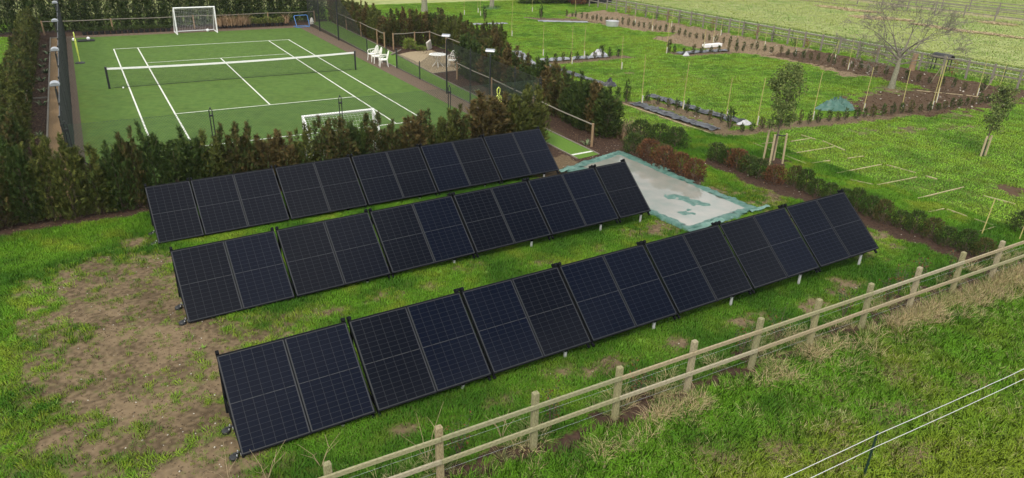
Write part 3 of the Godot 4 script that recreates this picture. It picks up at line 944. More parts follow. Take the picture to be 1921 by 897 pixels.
func build_trees() -> void:
	# bare spreading tree in the far bed
	var r := RandomNumberGenerator.new()
	r.seed = 8
	var t := thing("bare_tree", "leafless spreading tree with grey green trunk in the dark soil bed", "tree", Vector3(32.6, 0, 16.35))
	var tr := MB.new()
	tr.tube([Vector3(0, -0.1, 0), Vector3(0.02, 0.5, 0), Vector3(0.06, 1.1, 0.03), Vector3(0.08, 1.75, 0.0)], [0.21, 0.145, 0.125, 0.11], 12)
	obj("trunk", tr, M.palebark, t)
	for a in [[3.68, 0.75, 1.6, 0.12], [0.54, 0.7, 1.7, 0.115], [2.1, 1.1, 1.75, 0.11], [5.2, 1.1, 1.75, 0.11], [3.3, 0.3, 1.3, 0.07], [0.9, 0.3, 1.35, 0.07], [4.1, 1.5, 1.75, 0.1], [0.1, 1.5, 1.75, 0.1], [3.9, 0.35, 1.5, 0.07]]:
		var mb := MB.new()
		limb(mb, Vector3(0.06, a[2], 0.02), Vector3(cos(a[0]), a[1], sin(a[0])).normalized(), 1.42, a[3] * 0.62, 5, r)
		obj("branch", mb, M.twig, t)
	# two staked young trees
	young_tree("young evergreen tree held by four pale stakes on the lawn", Vector3(15.15, 0, 23.0), 3.8, 1.35, 1.0, 3000, 0.28, 5)
	for s in [[-0.32, 0.2], [0.28, 0.3], [0.3, -0.15], [-0.05, -0.35]]:
		stake("pale square stake around the young evergreen tree", Vector3(15.15 + s[0], 0, 23.0 + s[1]), 1.25, Vector3(-s[0] * 0.08, 0, -s[1] * 0.08), "stakes of the evergreen tree")
	var st := MB.new()
	for s in [[-0.3, 0.18], [0.27, 0.28], [0.28, -0.14]]:
		st.tube([Vector3(15.15 + s[0], 1.13, 23.0 + s[1]), Vector3(15.15 + s[0] * 0.5, 1.09, 23.0 + s[1] * 0.5 + 0.02), Vector3(15.22, 1.1, 23.0)], [0.025, 0.02, 0.03], 6)
	tag(obj("tree_tie", st, M.rubber), "black rubber ties holding the young evergreen tree to its stakes", "tree tie")
	young_tree("slim young tree held by two stakes in open lawn", Vector3(23.95, 0, 26.2), 3.0, 0.95, 0.62, 1500, 0.3, 6)
	for s in [-0.17, 0.17]:
		stake("short pale stake beside the slim young tree", Vector3(23.95 + s, 0, 26.2 + 0.05), 0.9, Vector3(0.05, 0, 0), "stakes of the slim tree")
	var gd := MB.new()
	gd.lathe(Vector3(23.95, 0, 26.2), [Vector2(0.06, 0.0), Vector2(0.06, 0.72), Vector2(0.045, 0.72), Vector2(0.045, 0.1)], 10)
	tag(obj("trunk_guard", gd, M.rubber), "dark guard wrapped round the slim tree trunk", "tree guard")
	# trunks of two older trees at the far end of the lawn
	for s in [[21.1, -23.7, 0.28, "pale lichened tree trunk at the far end of the lawn"], [28.5, -24.05, 0.22, "grey tree trunk ringed by green daffodil leaves"]]:
		var o := thing("lawn_tree", s[3], "tree", Vector3(s[0], 0, s[1]))
		var mb := MB.new()
		mb.tube([Vector3(0, -0.1, 0), Vector3(0.03, 0.6, 0), Vector3(-0.05, 2.0, 0.05), Vector3(0.1, 4.2, 0)], [s[2] * 1.25, s[2], s[2] * 0.85, s[2] * 0.6], 10)
		obj("trunk", mb, M.palebark, o)
		for k in 6:
			var lb := MB.new()
			limb(lb, Vector3(0, 2.6 + k * 0.28, 0), Vector3(cos(k * 2.1), 0.9, sin(k * 2.1)).normalized(), 1.6, 0.08, 3, r)
			obj("branch", lb, M.twig, o)
	var df := tuft_mesh(260, 0.95, 0.2, 0.4, 0.03, 0.5, 77)
	var dm := leafmat(0.3)
	dm.albedo_color = srgb(0.10, 0.19, 0.07)
	var dd := obj("daffodil_clump", df, dm)
	dd.position = Vector3(28.4, 0, -23.9)
	tag(dd, "ring of green daffodil leaves round a grey trunk", "plants")

# ---------------------------------------------------------------- solar panels
const PW := 1.168
const PL := 1.832
func make_unit(count: int, label: String, at: Vector3, slope: float, dz: float, ground: float, group: String) -> void:
	var o := thing("solar_panel_unit", label, "solar panels", at, 0.0, group)
	var xa := Vector3(1, slope, dz).normalized()
	var tilt := deg_to_rad(39.95)
	var ya := Vector3(0, sin(tilt), -cos(tilt))
	ya = (ya - xa * ya.dot(xa)).normalized()
	var za := xa.cross(ya)
	var b := Basis(xa, ya, za)
	var width := count * PW + (count - 1) * 0.004
	for k in count:
		var p := Node3D.new()
		p.name = "solar_panel"
		o.add_child(p, true)
		p.transform = Transform3D(b, b * Vector3(0.025 + k * (PW + 0.004), 0, 0))
		obj("frame", M.panel_frame_mesh, M.alu_black, p)
		obj("backsheet", M.panel_back_mesh, M.backsheet, p)
		var cells := obj("solar_cells", M.panel_cells_mesh, M.cells[rng.randi() % M.cells.size()], p)
		cells.set_meta("kind", "stuff")
		obj("busbar", M.panel_bus_mesh, M.busbar, p)
	# purlins behind the panels, with the stubs that stick up past the top edge
	for y in [0.35, PL - 0.3]:
		var mb := MB.new()
		mb.box(b * Vector3(0.025 + width * 0.5, y, -0.075), Vector3(width, 0.045, 0.045), b, 0.004)
		obj("purlin", mb, M.alu_black, o)
	for x in [0.055, width - 0.005]:
		var mb := MB.new()
		mb.box(b * Vector3(x, PL * 0.5 + 0.02, -0.12), Vector3(0.045, PL + 0.2, 0.05), b, 0.004)
		mb.box(b * Vector3(x, PL + 0.045, -0.035), Vector3(0.06, 0.07, 0.12), b, 0.006)
		obj("rafter", mb, M.alu_black, o)
		# rear leg and ground rail
		var top: Vector3 = b * Vector3(x, PL - 0.12, -0.14)
		var lg := MB.new()
		var foot := Vector3(top.x, ground - at.y - 0.05, top.z - 0.02)
		lg.tube([foot, top], [0.028, 0.028], 8)
		obj("rear_leg", lg, M.alu_black, o)
		var br := MB.new()
		var low: Vector3 = b * Vector3(x, 0.1, -0.14)
		br.tube([Vector3(foot.x, foot.y + 0.35, foot.z), low], [0.02, 0.02], 6)
		obj("brace", br, M.alu_black, o)
	# galvanised ground screws under the front edge
	for f in [0.76]:
		var s: Vector3 = b * Vector3(width * f, 0.07, -0.1)
		var mb := MB.new()
		mb.tube([Vector3(s.x, ground - at.y - 0.12, s.z + 0.02), Vector3(s.x, s.y - 0.05, s.z + 0.02)], [0.034, 0.034], 10)
		obj("ground_screw", mb, M.pale_galv, o)
		var cp := MB.new()
		cp.box(Vector3(s.x, s.y - 0.02, s.z + 0.02), Vector3(0.085, 0.07, 0.085), Basis(), 0.01)
		obj("screw_cap", cp, M.alu_black, o)

func end_foot(at: Vector3, label: String) -> void:
	var o := thing("clamp_foot", label, "clamp foot", at, 0.0, "clamp feet at the row ends")
	var mb := MB.new()
	mb.lathe(Vector3.ZERO, [Vector2(0.0, 0.035), Vector2(0.065, 0.035), Vector2(0.075, 0.02), Vector2(0.075, -0.02)], 14)
	mb.box(Vector3(0.1, 0.035, -0.05), Vector3(0.2, 0.03, 0.04), Basis(), 0.006)
	obj("plate", mb, M.rubber, o)
	for p in [Vector3(0.08, 0.085, -0.05), Vector3(0.05, 0.06, 0.03), Vector3(0.12, 0.065, 0.02)]:
		var bt := MB.new()
		bt.tube([p - Vector3.UP * 0.05, p], [0.009, 0.011], 8)
		obj("bolt", bt, M.galv, o)

func build_panels() -> void:
	var fr := MB.new()
	var t := 0.036
	for e in [[PW * 0.5, 0.014, PW, 0.028], [PW * 0.5, PL - 0.014, PW, 0.028]]:
		fr.box(Vector3(e[0], e[1], -t * 0.5 + 0.004), Vector3(e[2], e[3], t), Basis(), 0.002)
	for x in [0.0045, PW - 0.0045]:
		fr.box(Vector3(x, PL * 0.5, -t * 0.5 + 0.004), Vector3(0.009, PL - 0.058, t), Basis(), 0.002)
	M.panel_frame_mesh = fr.mesh()
	var bk := MB.new()
	bk.box(Vector3(PW * 0.5, PL * 0.5, -0.008), Vector3(PW - 0.019, PL - 0.057, 0.01))
	M.panel_back_mesh = bk.mesh()
	var ce := MB.new()
	var mx := 0.03
	var my := 0.042
	var cw := (PW - 2 * mx) / 6.0
	var chh := (PL - 2 * my - 0.007) / 18.0
	var r := RandomNumberGenerator.new()
	r.seed = 4
	for j in 18:
		var y0 := my + j * chh + (0.007 if j >= 9 else 0.0)
		for i in 6:
			var x0 := mx + i * cw
			var g := 0.0024
			var q := r.randf_range(0.9, 1.1)
			ce.col = Color(q, q, q)
			var dz := r.randf_range(0.0, 0.0006)
			ce.quad(Vector3(x0 + g * 1.3, y0 + g, dz), Vector3(x0 + cw - g * 1.3, y0 + g, r.randf_range(0.0, 0.0006)), Vector3(x0 + cw - g * 1.3, y0 + chh - g, dz), Vector3(x0 + g * 1.3, y0 + chh - g, r.randf_range(0.0, 0.0006)))
	M.panel_cells_mesh = ce.mesh()
	var bu := MB.new()
	for s in [[0.0, 0.85], [1.2, 2.85], [3.2, 4.8], [5.2, 6.0]]:
		bu.box(Vector3(mx + (s[0] + s[1]) * 0.5 * cw, PL * 0.5, 0.0005), Vector3((s[1] - s[0]) * cw, 0.0055, 0.003))
	M.panel_bus_mesh = bu.mesh()
	M.alu_black = mat(0.008, 0.009, 0.011, 0.6)
	M.alu_black.metallic_specular = 0.12
	M.backsheet = mat(0.011, 0.012, 0.0145, 0.4)
	M.busbar = mat(0.05, 0.053, 0.057, 0.35)
	M.cells = []
	for c in [[0.0013, 0.0028, 0.0082], [0.0016, 0.0028, 0.0072], [0.0013, 0.0030, 0.0094], [0.0018, 0.0028, 0.0064]]:
		var m := mat(c[0], c[1], c[2], 0.16)
		m.metallic_specular = 0.22
		m.vertex_color_use_as_albedo = true
		m.roughness_texture = M.smear
		m.roughness = 1.0
		m.uv1_triplanar = true
		m.uv1_world_triplanar = true
		m.uv1_scale = Vector3.ONE * 0.8
		M.cells.append(m)
	var nth := ["first", "second", "third", "fourth", "fifth", "sixth", "seventh"]
	var rows := [
		["row beside the wooden rail fence", Vector3(-6.0297, 0.0825, 30.4351), 0.0221, 0.0088, [2, 2, 2, 2, 2, 2, 2]],
		["middle row of the three", Vector3(-6.1862, 0.05, 25.4706), 0.0236, 0.0016, [2, 2, 2, 2, 2, 1]],
		["row nearest the conifer hedge", Vector3(-6.2983, 0.0614, 20.7736), 0.0106, -0.0079, [1, 2, 2, 2, 2, 2]]]
	for row in rows:
		var d := 0.0
		for k in row[4].size():
			var n: int = row[4][k]
			var at: Vector3 = row[1] + Vector3(d, d * row[2], d * row[3])
			make_unit(n, "%s, %s from bare soil end, %s" % ["paired black solar panels" if n == 2 else "single black solar panel", nth[k], row[0]], at, row[2], row[3], 0.0, "solar panel rows")
			d += 2.3936 if n == 2 else 1.1958
		end_foot(row[1] + Vector3(-0.09, -row[1].y + 0.025, -0.1), "black clamp foot, bright bolts, soil end of %s" % row[0])
		end_foot(row[1] + Vector3(-0.08, -row[1].y + 0.025, -0.85), "rear clamp foot, bright bolts, soil end of %s" % row[0])

# ---------------------------------------------------------------- court and its fittings
func net_sheet(mb: MB, a: Vector3, b: Vector3, c: Vector3, d: Vector3, nu: int, nv: int, r: float) -> void:
	# a net of cords between four corners a-b (along) and d-c
	for i in nu + 1:
		var t := float(i) / nu
		mb.tube([a.lerp(b, t), d.lerp(c, t)], [r, r], 3, false)
	for j in nv + 1:
		var t := float(j) / nv
		mb.tube([a.lerp(d, t), b.lerp(c, t)], [r, r], 3, false)

# chain link between two ground points, its top going from h0 to h1
func chain_link(a: Vector3, b: Vector3, h0: float, h1: float, pitch := 0.065, r := 0.0032) -> MB:
	var mb := MB.new()
	var l := a.distance_to(b)
	var u := (b - a) / l
	var hm := maxf(h0, h1)
	var k := int((l + hm) / pitch)
	for dirn in 2:
		for i in k + 1:
			var s := i * pitch - hm
			# wire from (s, 0) rising at 45 degrees; clip to the sheet
			var x0 := maxf(s, 0.0)
			var y0 := x0 - s
			var x1 := minf(s + hm, l)
			var y1 := x1 - s
			if x1 <= x0: continue
			# clip by the sloping top
			var f := func(x: float) -> float: return lerpf(h0, h1, (x if dirn == 0 else l - x) / l)
			var steps := 6
			var px0 := x0
			var pxe := x1
			if h0 != h1 or y1 > hm:
				for q in 12:
					var m: float = f.call(pxe)
					if pxe - s > m: pxe -= (pxe - s - m) * 0.6
			if pxe <= px0: continue
			var xa := px0 if dirn == 0 else l - px0
			var xb := pxe if dirn == 0 else l - pxe
			mb.tube([a + u * xa + Vector3.UP * (px0 - s + 0.02), a + u * xb + Vector3.UP * (pxe - s)], [r, r], 3, false)
	mb.tube([a + Vector3.UP * h0, b + Vector3.UP * h1], [0.004, 0.004], 4, false)
	mb.tube([a + Vector3.UP * 0.03, b + Vector3.UP * 0.03], [0.004, 0.004], 4, false)
	return mb

func lattice_post(parent: Node, at: Vector3, h: float, along: Vector3) -> void:
	var mb := MB.new()
	var o := along * 0.045
	mb.bar(at - o + Vector3(0, -0.05, 0), at - o + Vector3.UP * h, 0.016, 8)
	mb.bar(at + o + Vector3(0, -0.05, 0), at + o + Vector3.UP * h, 0.016, 8)
	for k in 4: mb.box(at + Vector3.UP * (h * (0.08 + 0.28 * k)), Vector3(0.13, 0.06, 0.05), Basis(Vector3.UP, 0.0 if absf(along.x) > 0.5 else PI / 2), 0.006)
	mb.bar(at + Vector3.UP * h, at + Vector3.UP * (h + 0.07), 0.025, 8)
	obj("post", mb, M.black_paint, parent)

func floodlight(at: Vector3, h: float, turn: float, label: String) -> void:
	var o := thing("floodlight", label, "floodlight", at, turn, "court floodlights")
	var p := MB.new()
	p.tube([Vector3(0, -0.05, 0), Vector3(0, h - 0.12, 0)], [0.042, 0.036], 10)
	obj("pole", p, M.black_paint, o)
	var br := MB.new()
	br.tube([Vector3(-0.17, h + 0.02, 0), Vector3(-0.18, h - 0.12, 0), Vector3(0, h - 0.14, 0), Vector3(0.18, h - 0.12, 0), Vector3(0.17, h + 0.02, 0)], [0.012], 6)
	obj("bracket", br, M.black_paint, o)
	# a deep trough head with a rounded metal back and a glass front turned to the court
	var hd := MB.new()
	var rows: Array = []
	for i in 11:
		var a := PI * i / 10.0
		rows.append([Vector3(-0.2, h + 0.02 + 0.11 * sin(a), -0.15 * cos(a)), Vector3(0.2, h + 0.02 + 0.11 * sin(a), -0.15 * cos(a))])
	hd.grid(rows)
	for sx in [-0.2, 0.2]:
		for i in 10:
			var a0 := PI * i / 10.0
			var a1 := PI * (i + 1) / 10.0
			var k0 := Vector3(sx, h + 0.02, 0)
			var k1 := Vector3(sx, h + 0.02 + 0.11 * sin(a0), -0.15 * cos(a0))
			var k2 := Vector3(sx, h + 0.02 + 0.11 * sin(a1), -0.15 * cos(a1))
			if sx < 0.0: hd.tri(k0, k1, k2)
			else: hd.tri(k0, k2, k1)
	obj("housing", hd, M.lamp_metal, o)
	var gl := MB.new()
	gl.box(Vector3(0, h + 0.012, 0), Vector3(0.38, 0.016, 0.28))
	obj("glass", gl, M.lamp_glass, o)

func plastic_chair(at: Vector3, turn: float, label: String, group: String) -> void:
	var o := thing("garden_chair", label, "chair", at, turn, group)
	var s := MB.new()
	var rows: Array = []
	for j in 6:
		var row: Array = []
		for i in 7:
			var x := lerpf(-0.23, 0.23, i / 6.0)
			var z := lerpf(-0.21, 0.24, j / 5.0)
			row.append(Vector3(x * (0.88 + 0.12 * j / 5.0), 0.43 - 0.025 * (1.0 - pow(x / 0.23, 2.0)) - (0.02 if j == 5 else 0.0), z))
		rows.append(row)
	s.grid(rows)
	s.box(Vector3(0, 0.40, 0.235), Vector3(0.46, 0.05, 0.012)); s.box(Vector3(-0.225, 0.41, 0.01), Vector3(0.012, 0.045, 0.44)); s.box(Vector3(0.225, 0.41, 0.01), Vector3(0.012, 0.045, 0.44))
	obj("seat", s, M.white_plastic, o)
	for q in [[-1, 1], [1, 1], [-1, -1], [1, -1]]:
		var l := MB.new()
		l.tube([Vector3(q[0] * 0.215, 0.42, q[1] * 0.2), Vector3(q[0] * 0.25, 0.0, q[1] * 0.25)], [0.026, 0.02], 6)
		obj("leg", l, M.white_plastic, o)
	var b := MB.new()
	var arch: Array = []
	for i in 13:
		var a := PI * i / 12.0
		arch.append(Vector3(-cos(a) * 0.22, 0.44 + sin(a) * 0.46 * (1.0 if i > 0 and i < 12 else 0.0), -0.21 - sin(a) * 0.12))
	b.tube(arch, [0.02], 6)
	for x in [-0.11, -0.037, 0.037, 0.11]:
		b.tube([Vector3(x * 0.7, 0.44, -0.21), Vector3(x, 0.65, -0.26), Vector3(x * 1.1, 0.44 + 0.46 * sqrt(1.0 - pow(x * 1.1 / 0.22, 2.0)), -0.32)], [0.016], 5)
	b.tube([Vector3(-0.2, 0.62, -0.25), Vector3(0, 0.6, -0.26), Vector3(0.2, 0.62, -0.25)], [0.014], 5)
	obj("backrest", b, M.white_plastic, o)
	for sx in [-1, 1]:
		var ar := MB.new()
		ar.tube([Vector3(sx * 0.2, 0.66, -0.25), Vector3(sx * 0.27, 0.65, -0.05), Vector3(sx * 0.28, 0.64, 0.14), Vector3(sx * 0.26, 0.56, 0.22), Vector3(sx * 0.225, 0.43, 0.2)], [0.02], 6)
		ar.tube([Vector3(sx * 0.27, 0.64, 0.0), Vector3(sx * 0.25, 0.55, 0.05), Vector3(sx * 0.23, 0.43, 0.0)], [0.012], 5)
		obj("armrest", ar, M.white_plastic, o)

func goal(label: String, at: Vector3, w: float, h: float, depth: float, turn: float, cell: float) -> void:
	var o := thing("football_goal", label, "goal", at, turn, "")
	var hw := w * 0.5
	var r := 0.045
	for sx in [-1, 1]:
		var p := MB.new()
		p.tube([Vector3(sx * hw, 0, 0), Vector3(sx * hw, h, 0)], [r], 10)
		obj("post", p, M.white_gloss, o)
		var s := MB.new()
		s.tube([Vector3(sx * hw, h - 0.02, -0.02), Vector3(sx * hw, h * 0.9, -depth * 0.28), Vector3(sx * hw, 0.03, -depth)], [0.035, 0.035, 0.035], 8)
		obj("stay", s, M.white_gloss, o)
		var g := MB.new()
		g.tube([Vector3(sx * hw, 0.035, 0), Vector3(sx * hw, 0.035, -depth)], [0.035], 8)
		obj("side_bar", g, M.white_gloss, o)
	var c := MB.new()
	c.tube([Vector3(-hw - r, h, 0), Vector3(hw + r, h, 0)], [r], 10)
	obj("crossbar", c, M.white_gloss, o)
	var bb := MB.new()
	bb.tube([Vector3(-hw, 0.035, -depth), Vector3(hw, 0.035, -depth)], [0.035], 8)
	obj("back_bar", bb, M.white_gloss, o)
	var nt := MB.new()
	var nu := int(w / cell)
	net_sheet(nt, Vector3(-hw, h, 0), Vector3(hw, h, 0), Vector3(hw, h * 0.9, -depth * 0.28), Vector3(-hw, h * 0.9, -depth * 0.28), nu, 3, 0.004)
	net_sheet(nt, Vector3(-hw, h * 0.9, -depth * 0.28), Vector3(hw, h * 0.9, -depth * 0.28), Vector3(hw, 0.05, -depth), Vector3(-hw, 0.05, -depth), nu, int(h / cell), 0.004)
	for sx in [-1, 1]:
		net_sheet(nt, Vector3(sx * hw, h, 0), Vector3(sx * hw, h * 0.9, -depth * 0.28), Vector3(sx * hw, 0.05, -depth), Vector3(sx * hw, 0.05, 0), 8, int(h / cell), 0.004)
	obj("net", nt, M.white_cord, o)

func rail_run(called: String, label: String, posts: Array, h: float, group := "") -> void:
	# rough stakes with a thin pale rail, set against a hedge
	var o := thing(called, label, "rail", Vector3(posts[0].x, 0, posts[0].y), 0.0, group)
	for i in posts.size():
		var p := Vector3(posts[i].x - posts[0].x, 0, posts[i].y - posts[0].y)
		var mb := MB.new()
		mb.tube([p + Vector3(0, -0.05, 0), p + Vector3(rng.randf_range(-0.03, 0.03), h + 0.06, 0)], [0.055, 0.05], 8)
		obj("post", mb, M.brown_wood, o)
		if i > 0:
			var q := Vector3(posts[i - 1].x - posts[0].x, 0, posts[i - 1].y - posts[0].y)
			var rl := MB.new()
			rl.tube([q + Vector3.UP * h, (p + q) * 0.5 + Vector3.UP * (h - 0.03), p + Vector3.UP * h], [0.03], 7)
			obj("rail", rl, M.grey_wood, o)

func edging(label: String, pts: Array, w := 0.05, h := 0.06, wm: Material = null) -> void:
	var o := thing("timber_edging", label, "edging", Vector3(pts[0].x, 0, pts[0].y))
	for i in pts.size() - 1:
		var a := Vector3(pts[i].x - pts[0].x, 0, pts[i].y - pts[0].y)
		var b := Vector3(pts[i + 1].x - pts[0].x, 0, pts[i + 1].y - pts[0].y)
		var k := maxi(1, int(a.distance_to(b) / 2.4))
		for j in k:
			var p := a.lerp(b, float(j) / k)
			var q := a.lerp(b, float(j + 1) / k)
			var mb := MB.new()
			var l := p.distance_to(q)
			mb.box((p + q) * 0.5 + Vector3(0, h * 0.5 - 0.01 + rng.randf_range(-0.006, 0.006), 0), Vector3(w, h, l - 0.012), Basis(Vector3.UP, atan2((q - p).x, (q - p).z)), 0.006)
			obj("plank", mb, wm if wm else M.grey_wood, o)

func mannequin(label: String, at: Vector3, turn: float) -> void:
	var o := thing("training_mannequin", label, "mannequin", at, turn, "")
	var bs := MB.new()
	bs.lathe(Vector3.ZERO, [Vector2(0.0, 0.09), Vector2(0.09, 0.09), Vector2(0.24, 0.05), Vector2(0.26, 0.0)], 14)
	obj("base", bs, M.rubber, o)
	var f := MB.new()
	f.tube([Vector3(0, 0.05, 0), Vector3(0, 0.7, 0)], [0.028], 8)
	# shoulders and body outline, then the loop of the head
	f.tube([Vector3(-0.15, 0.55, 0), Vector3(-0.2, 1.2, 0), Vector3(-0.17, 1.32, 0), Vector3(-0.06, 1.38, 0), Vector3(-0.05, 1.44, 0), Vector3(-0.1, 1.54, 0), Vector3(-0.09, 1.66, 0), Vector3(0, 1.73, 0), Vector3(0.09, 1.66, 0), Vector3(0.1, 1.54, 0), Vector3(0.05, 1.44, 0), Vector3(0.06, 1.38, 0), Vector3(0.17, 1.32, 0), Vector3(0.2, 1.2, 0), Vector3(0.15, 0.55, 0), Vector3(-0.15, 0.55, 0)], [0.024], 7)
	for x in [-0.1, 0.0, 0.1]:
		f.tube([Vector3(x * 0.8, 0.55, 0), Vector3(x, 1.36 - absf(x) * 0.4, 0)], [0.02], 6)
	obj("figure_frame", f, M.lime, o)

func build_court() -> void:
	# surfaces
	var cm := MB.new()
	var crow: Array = []
	var cst := cm.v.size()
	for j in 169:
		for i in 78:
			var x := lerpf(-7.75, 7.72, i / 77.0)
			var z := lerpf(-17.35, 16.25, j / 168.0)
			# rust coloured moss staining at the left margin and along the foot of the net
			var st := smoothstep(1.3, 0.0, x + 7.75 - 0.25 * sin(z)) * smoothstep(-6.0, 6.0, z)
			st = maxf(st, 0.8 * smoothstep(0.5, 0.1, absf(z - 0.15)) * smoothstep(1.0, -4.0, x))
			st *= clampf(0.6 + 1.5 * noise_b.get_noise_2d(x * 1.8, z * 1.4), 0.0, 1.0)
			var va := 1.0 + 0.16 * noise_a.get_noise_2d(x * 2.2, z * 2.2) + 0.12 * noise_b.get_noise_2d(x, z) + 0.10 * smoothstep(2.2, 0.2, absf(absf(z) - 12.2)) * smoothstep(4.5, 0.0, absf(x))
			cm.col = Color(va * 1.02, va, va * 0.98).lerp(Color(1.9, 0.82, 0.55), st * 0.75)
			cm.vert(Vector3(x, 0.016, z), Vector3.UP)
	for j in 168:
		for i in 77:
			var a := cst + j * 78 + i
			cm.ix.append_array([a, a + 1, a + 79, a, a + 79, a + 78])
	M.court.vertex_color_use_as_albedo = true
	struct_obj("tennis_court", cm, M.court)
	var court := get_node("tennis_court")
	var D := 5.485
	var S := 4.115
	var B := 11.885
	var V := 6.40
	var w := 0.034
	for l in [[-D, -B, D, -B, 0.045], [-D, B, D, B, 0.045], [-D, -B, -D, B, w], [D, -B, D, B, w], [-S, -B, -S, B, w], [S, -B, S, B, w], [-S, -V, S, -V, w], [-S, V, S, V, w], [0, -V, 0, V, w]]:
		var k: float = l[4]
		var hor: bool = absf(l[1] - l[3]) < 0.01
		var x0: float = l[0] - (k if not hor else 0.034)
		var x1: float = l[2] + (k if not hor else 0.034)
		var z0: float = l[1] - (k if hor else -0.045)
		var z1: float = l[3] + (k if hor else -0.045)
		obj("court_line", flat(rect(x0, z0, x1, z1), 0.021 if hor else 0.0245), M.line_paint, court)
	struct_obj("gravel_strip", flat([Vector2(7.72, -18.4), Vector2(8.75, -18.4), Vector2(8.72, 16.3), Vector2(7.72, 16.3)], 0.010), M.brown_gravel)
	struct_obj("gravel_strip", flat(rect(-8.25, -18.2, -7.75, 16.3), 0.010), M.dark_gravel)
	struct_obj("gravel_strip", flat(rect(-7.75, -18.4, 7.72, -17.35), 0.010), M.brown_gravel)
	struct_obj("gravel_path", flat(rect(-8.92, -17.6, -8.25, 17.4), 0.012), M.woodchip)
	struct_obj("turf_path", flat([Vector2(9.3, -20.2), Vector2(11.0, -20.0), Vector2(10.5, -6.4), Vector2(9.95, 2.6), Vector2(9.7, 9.7), Vector2(9.6, 19.3), Vector2(8.56, 19.45), Vector2(8.78, 9.9), Vector2(8.8, -3.9)], 0.014), M.fake_turf)
	struct_obj("turf_path_line", flat([Vector2(8.6, 18.86), Vector2(9.6, 18.80), Vector2(9.6, 18.93), Vector2(8.6, 18.99)], 0.019), M.line_paint)
	struct_obj("patio", flat([Vector2(10.2, -3.6), Vector2(11.6, -4.4), Vector2(13.2, -4.5), Vector2(13.35, 0.6), Vector2(12.5, 2.2), Vector2(9.92, 2.6), Vector2(10.1, 0.0)], 0.012), M.sand)
	edging("weathered plank edging between bark bed and gravel path", [Vector2(-8.95, -17.6), Vector2(-8.95, 17.2)], 0.06, 0.1)
	edging("short plank crossing the bark bed", [Vector2(-9.6, 1.0), Vector2(-9.0, 1.0)], 0.06, 0.09)
	edging("plank end board at the far end of gravel path", [Vector2(-8.92, -17.65), Vector2(-8.3, -17.65)], 0.06, 0.08)
	edging("plank edging between gravel strip and turf path", [Vector2(9.25, -18.4), Vector2(8.77, -3.9), Vector2(8.75, 9.9), Vector2(8.52, 19.4)], 0.05, 0.06)
	edging("plank edging on the hedge side of the turf path", [Vector2(10.95, -19.6), Vector2(10.53, -6.4), Vector2(9.98, 2.6), Vector2(9.73, 9.7), Vector2(9.63, 19.3)], 0.05, 0.06)
	edging("plank edging along the near side of the patio", [Vector2(9.98, 2.66), Vector2(12.5, 2.26)], 0.05, 0.05)
	# tennis net
	var n := thing("tennis_net", "green tennis net with white headband across the court", "tennis net", Vector3.ZERO)
	for x in [-6.35, 6.35]:
		var p := MB.new()
		p.tube([Vector3(x, 0, 0), Vector3(x, 1.06, 0)], [0.05], 12)
		p.bar(Vector3(x, 1.06, 0), Vector3(x, 1.09, 0), 0.056, 12)
		obj("post", p, M.black_paint, n)
	var hb := MB.new()
	var nm := MB.new()
	var segs := 16
	for i in segs:
		var xa := lerpf(-6.3, 6.3, float(i) / segs)
		var xb := lerpf(-6.3, 6.3, float(i + 1) / segs)
		var ya := 0.95 + 0.09 * pow(xa / 6.3, 2.0)
		var yb := 0.95 + 0.09 * pow(xb / 6.3, 2.0)
		hb.quad(Vector3(xa, ya - 0.09, 0.014), Vector3(xb, yb - 0.09, 0.014), Vector3(xb, yb, 0.010), Vector3(xa, ya, 0.010))
		hb.quad(Vector3(xb, yb - 0.09, -0.014), Vector3(xa, ya - 0.09, -0.014), Vector3(xa, ya, -0.010), Vector3(xb, yb, -0.010))
		hb.quad(Vector3(xa, ya, 0.010), Vector3(xb, yb, 0.010), Vector3(xb, yb, -0.010), Vector3(xa, ya, -0.010))
		net_sheet(nm, Vector3(xa, ya - 0.08, 0), Vector3(xb, yb - 0.08, 0), Vector3(xb, 0.04, 0), Vector3(xa, 0.04, 0), 13, 17, 0.0026)
	obj("headband", hb, M.white_gloss, n)
	obj("netting", nm, M.black_cord, n)
	var bt := MB.new()
	bt.tube([Vector3(-6.1, 0.045, 0), Vector3(6.1, 0.045, 0)], [0.012], 5)
	obj("bottom_cord", bt, M.black_cord, n)
	# goals
	goal("white football goal standing before the tall far hedge", Vector3(0.2, 0.016, -16.65), 2.72, 1.82, 1.35, 0.03, 0.11)
	goal("white football goal backed against the hedge by the panels", Vector3(0.75, 0.016, 14.75), 2.68, 1.5, 1.1, PI, 0.13)
	# chain link: left side, near end, right side
	var cl := thing("chain_link_fence", "black chain link fence between court and gravel path", "chain link fence", Vector3(-8.05, 0, 0))
	for z in [-17.4, -15.0, -9.5, -7.0, -1.5, 1.0, 3.2, 8.0, 10.3, 14.5, 16.3]:
		lattice_post(cl, Vector3(0, 0, z), 2.65, Vector3(0, 0, 1))
	for s in [[-17.4, -8.0], [-8.0, 0.0], [0.0, 8.0], [8.0, 16.3]]:
		obj("wire_mesh", chain_link(Vector3(0, 0, s[0]), Vector3(0, 0, s[1]), 2.6, 2.6), M.black_wire, cl).set_meta("kind", "stuff")
	var rl := MB.new()
	rl.tube([Vector3(0, 2.62, -17.4), Vector3(0, 2.62, 16.3)], [0.018], 6)
	obj("top_rail", rl, M.black_paint, cl)
	var ne := thing("chain_link_fence", "black chain link fence behind the near goal", "chain link fence", Vector3(0, 0, 16.3))
	for x in [-7.95, -3.9, 0.37, 4.6, 8.68]:
		lattice_post(ne, Vector3(x, 0, 0), 2.48, Vector3(1, 0, 0))
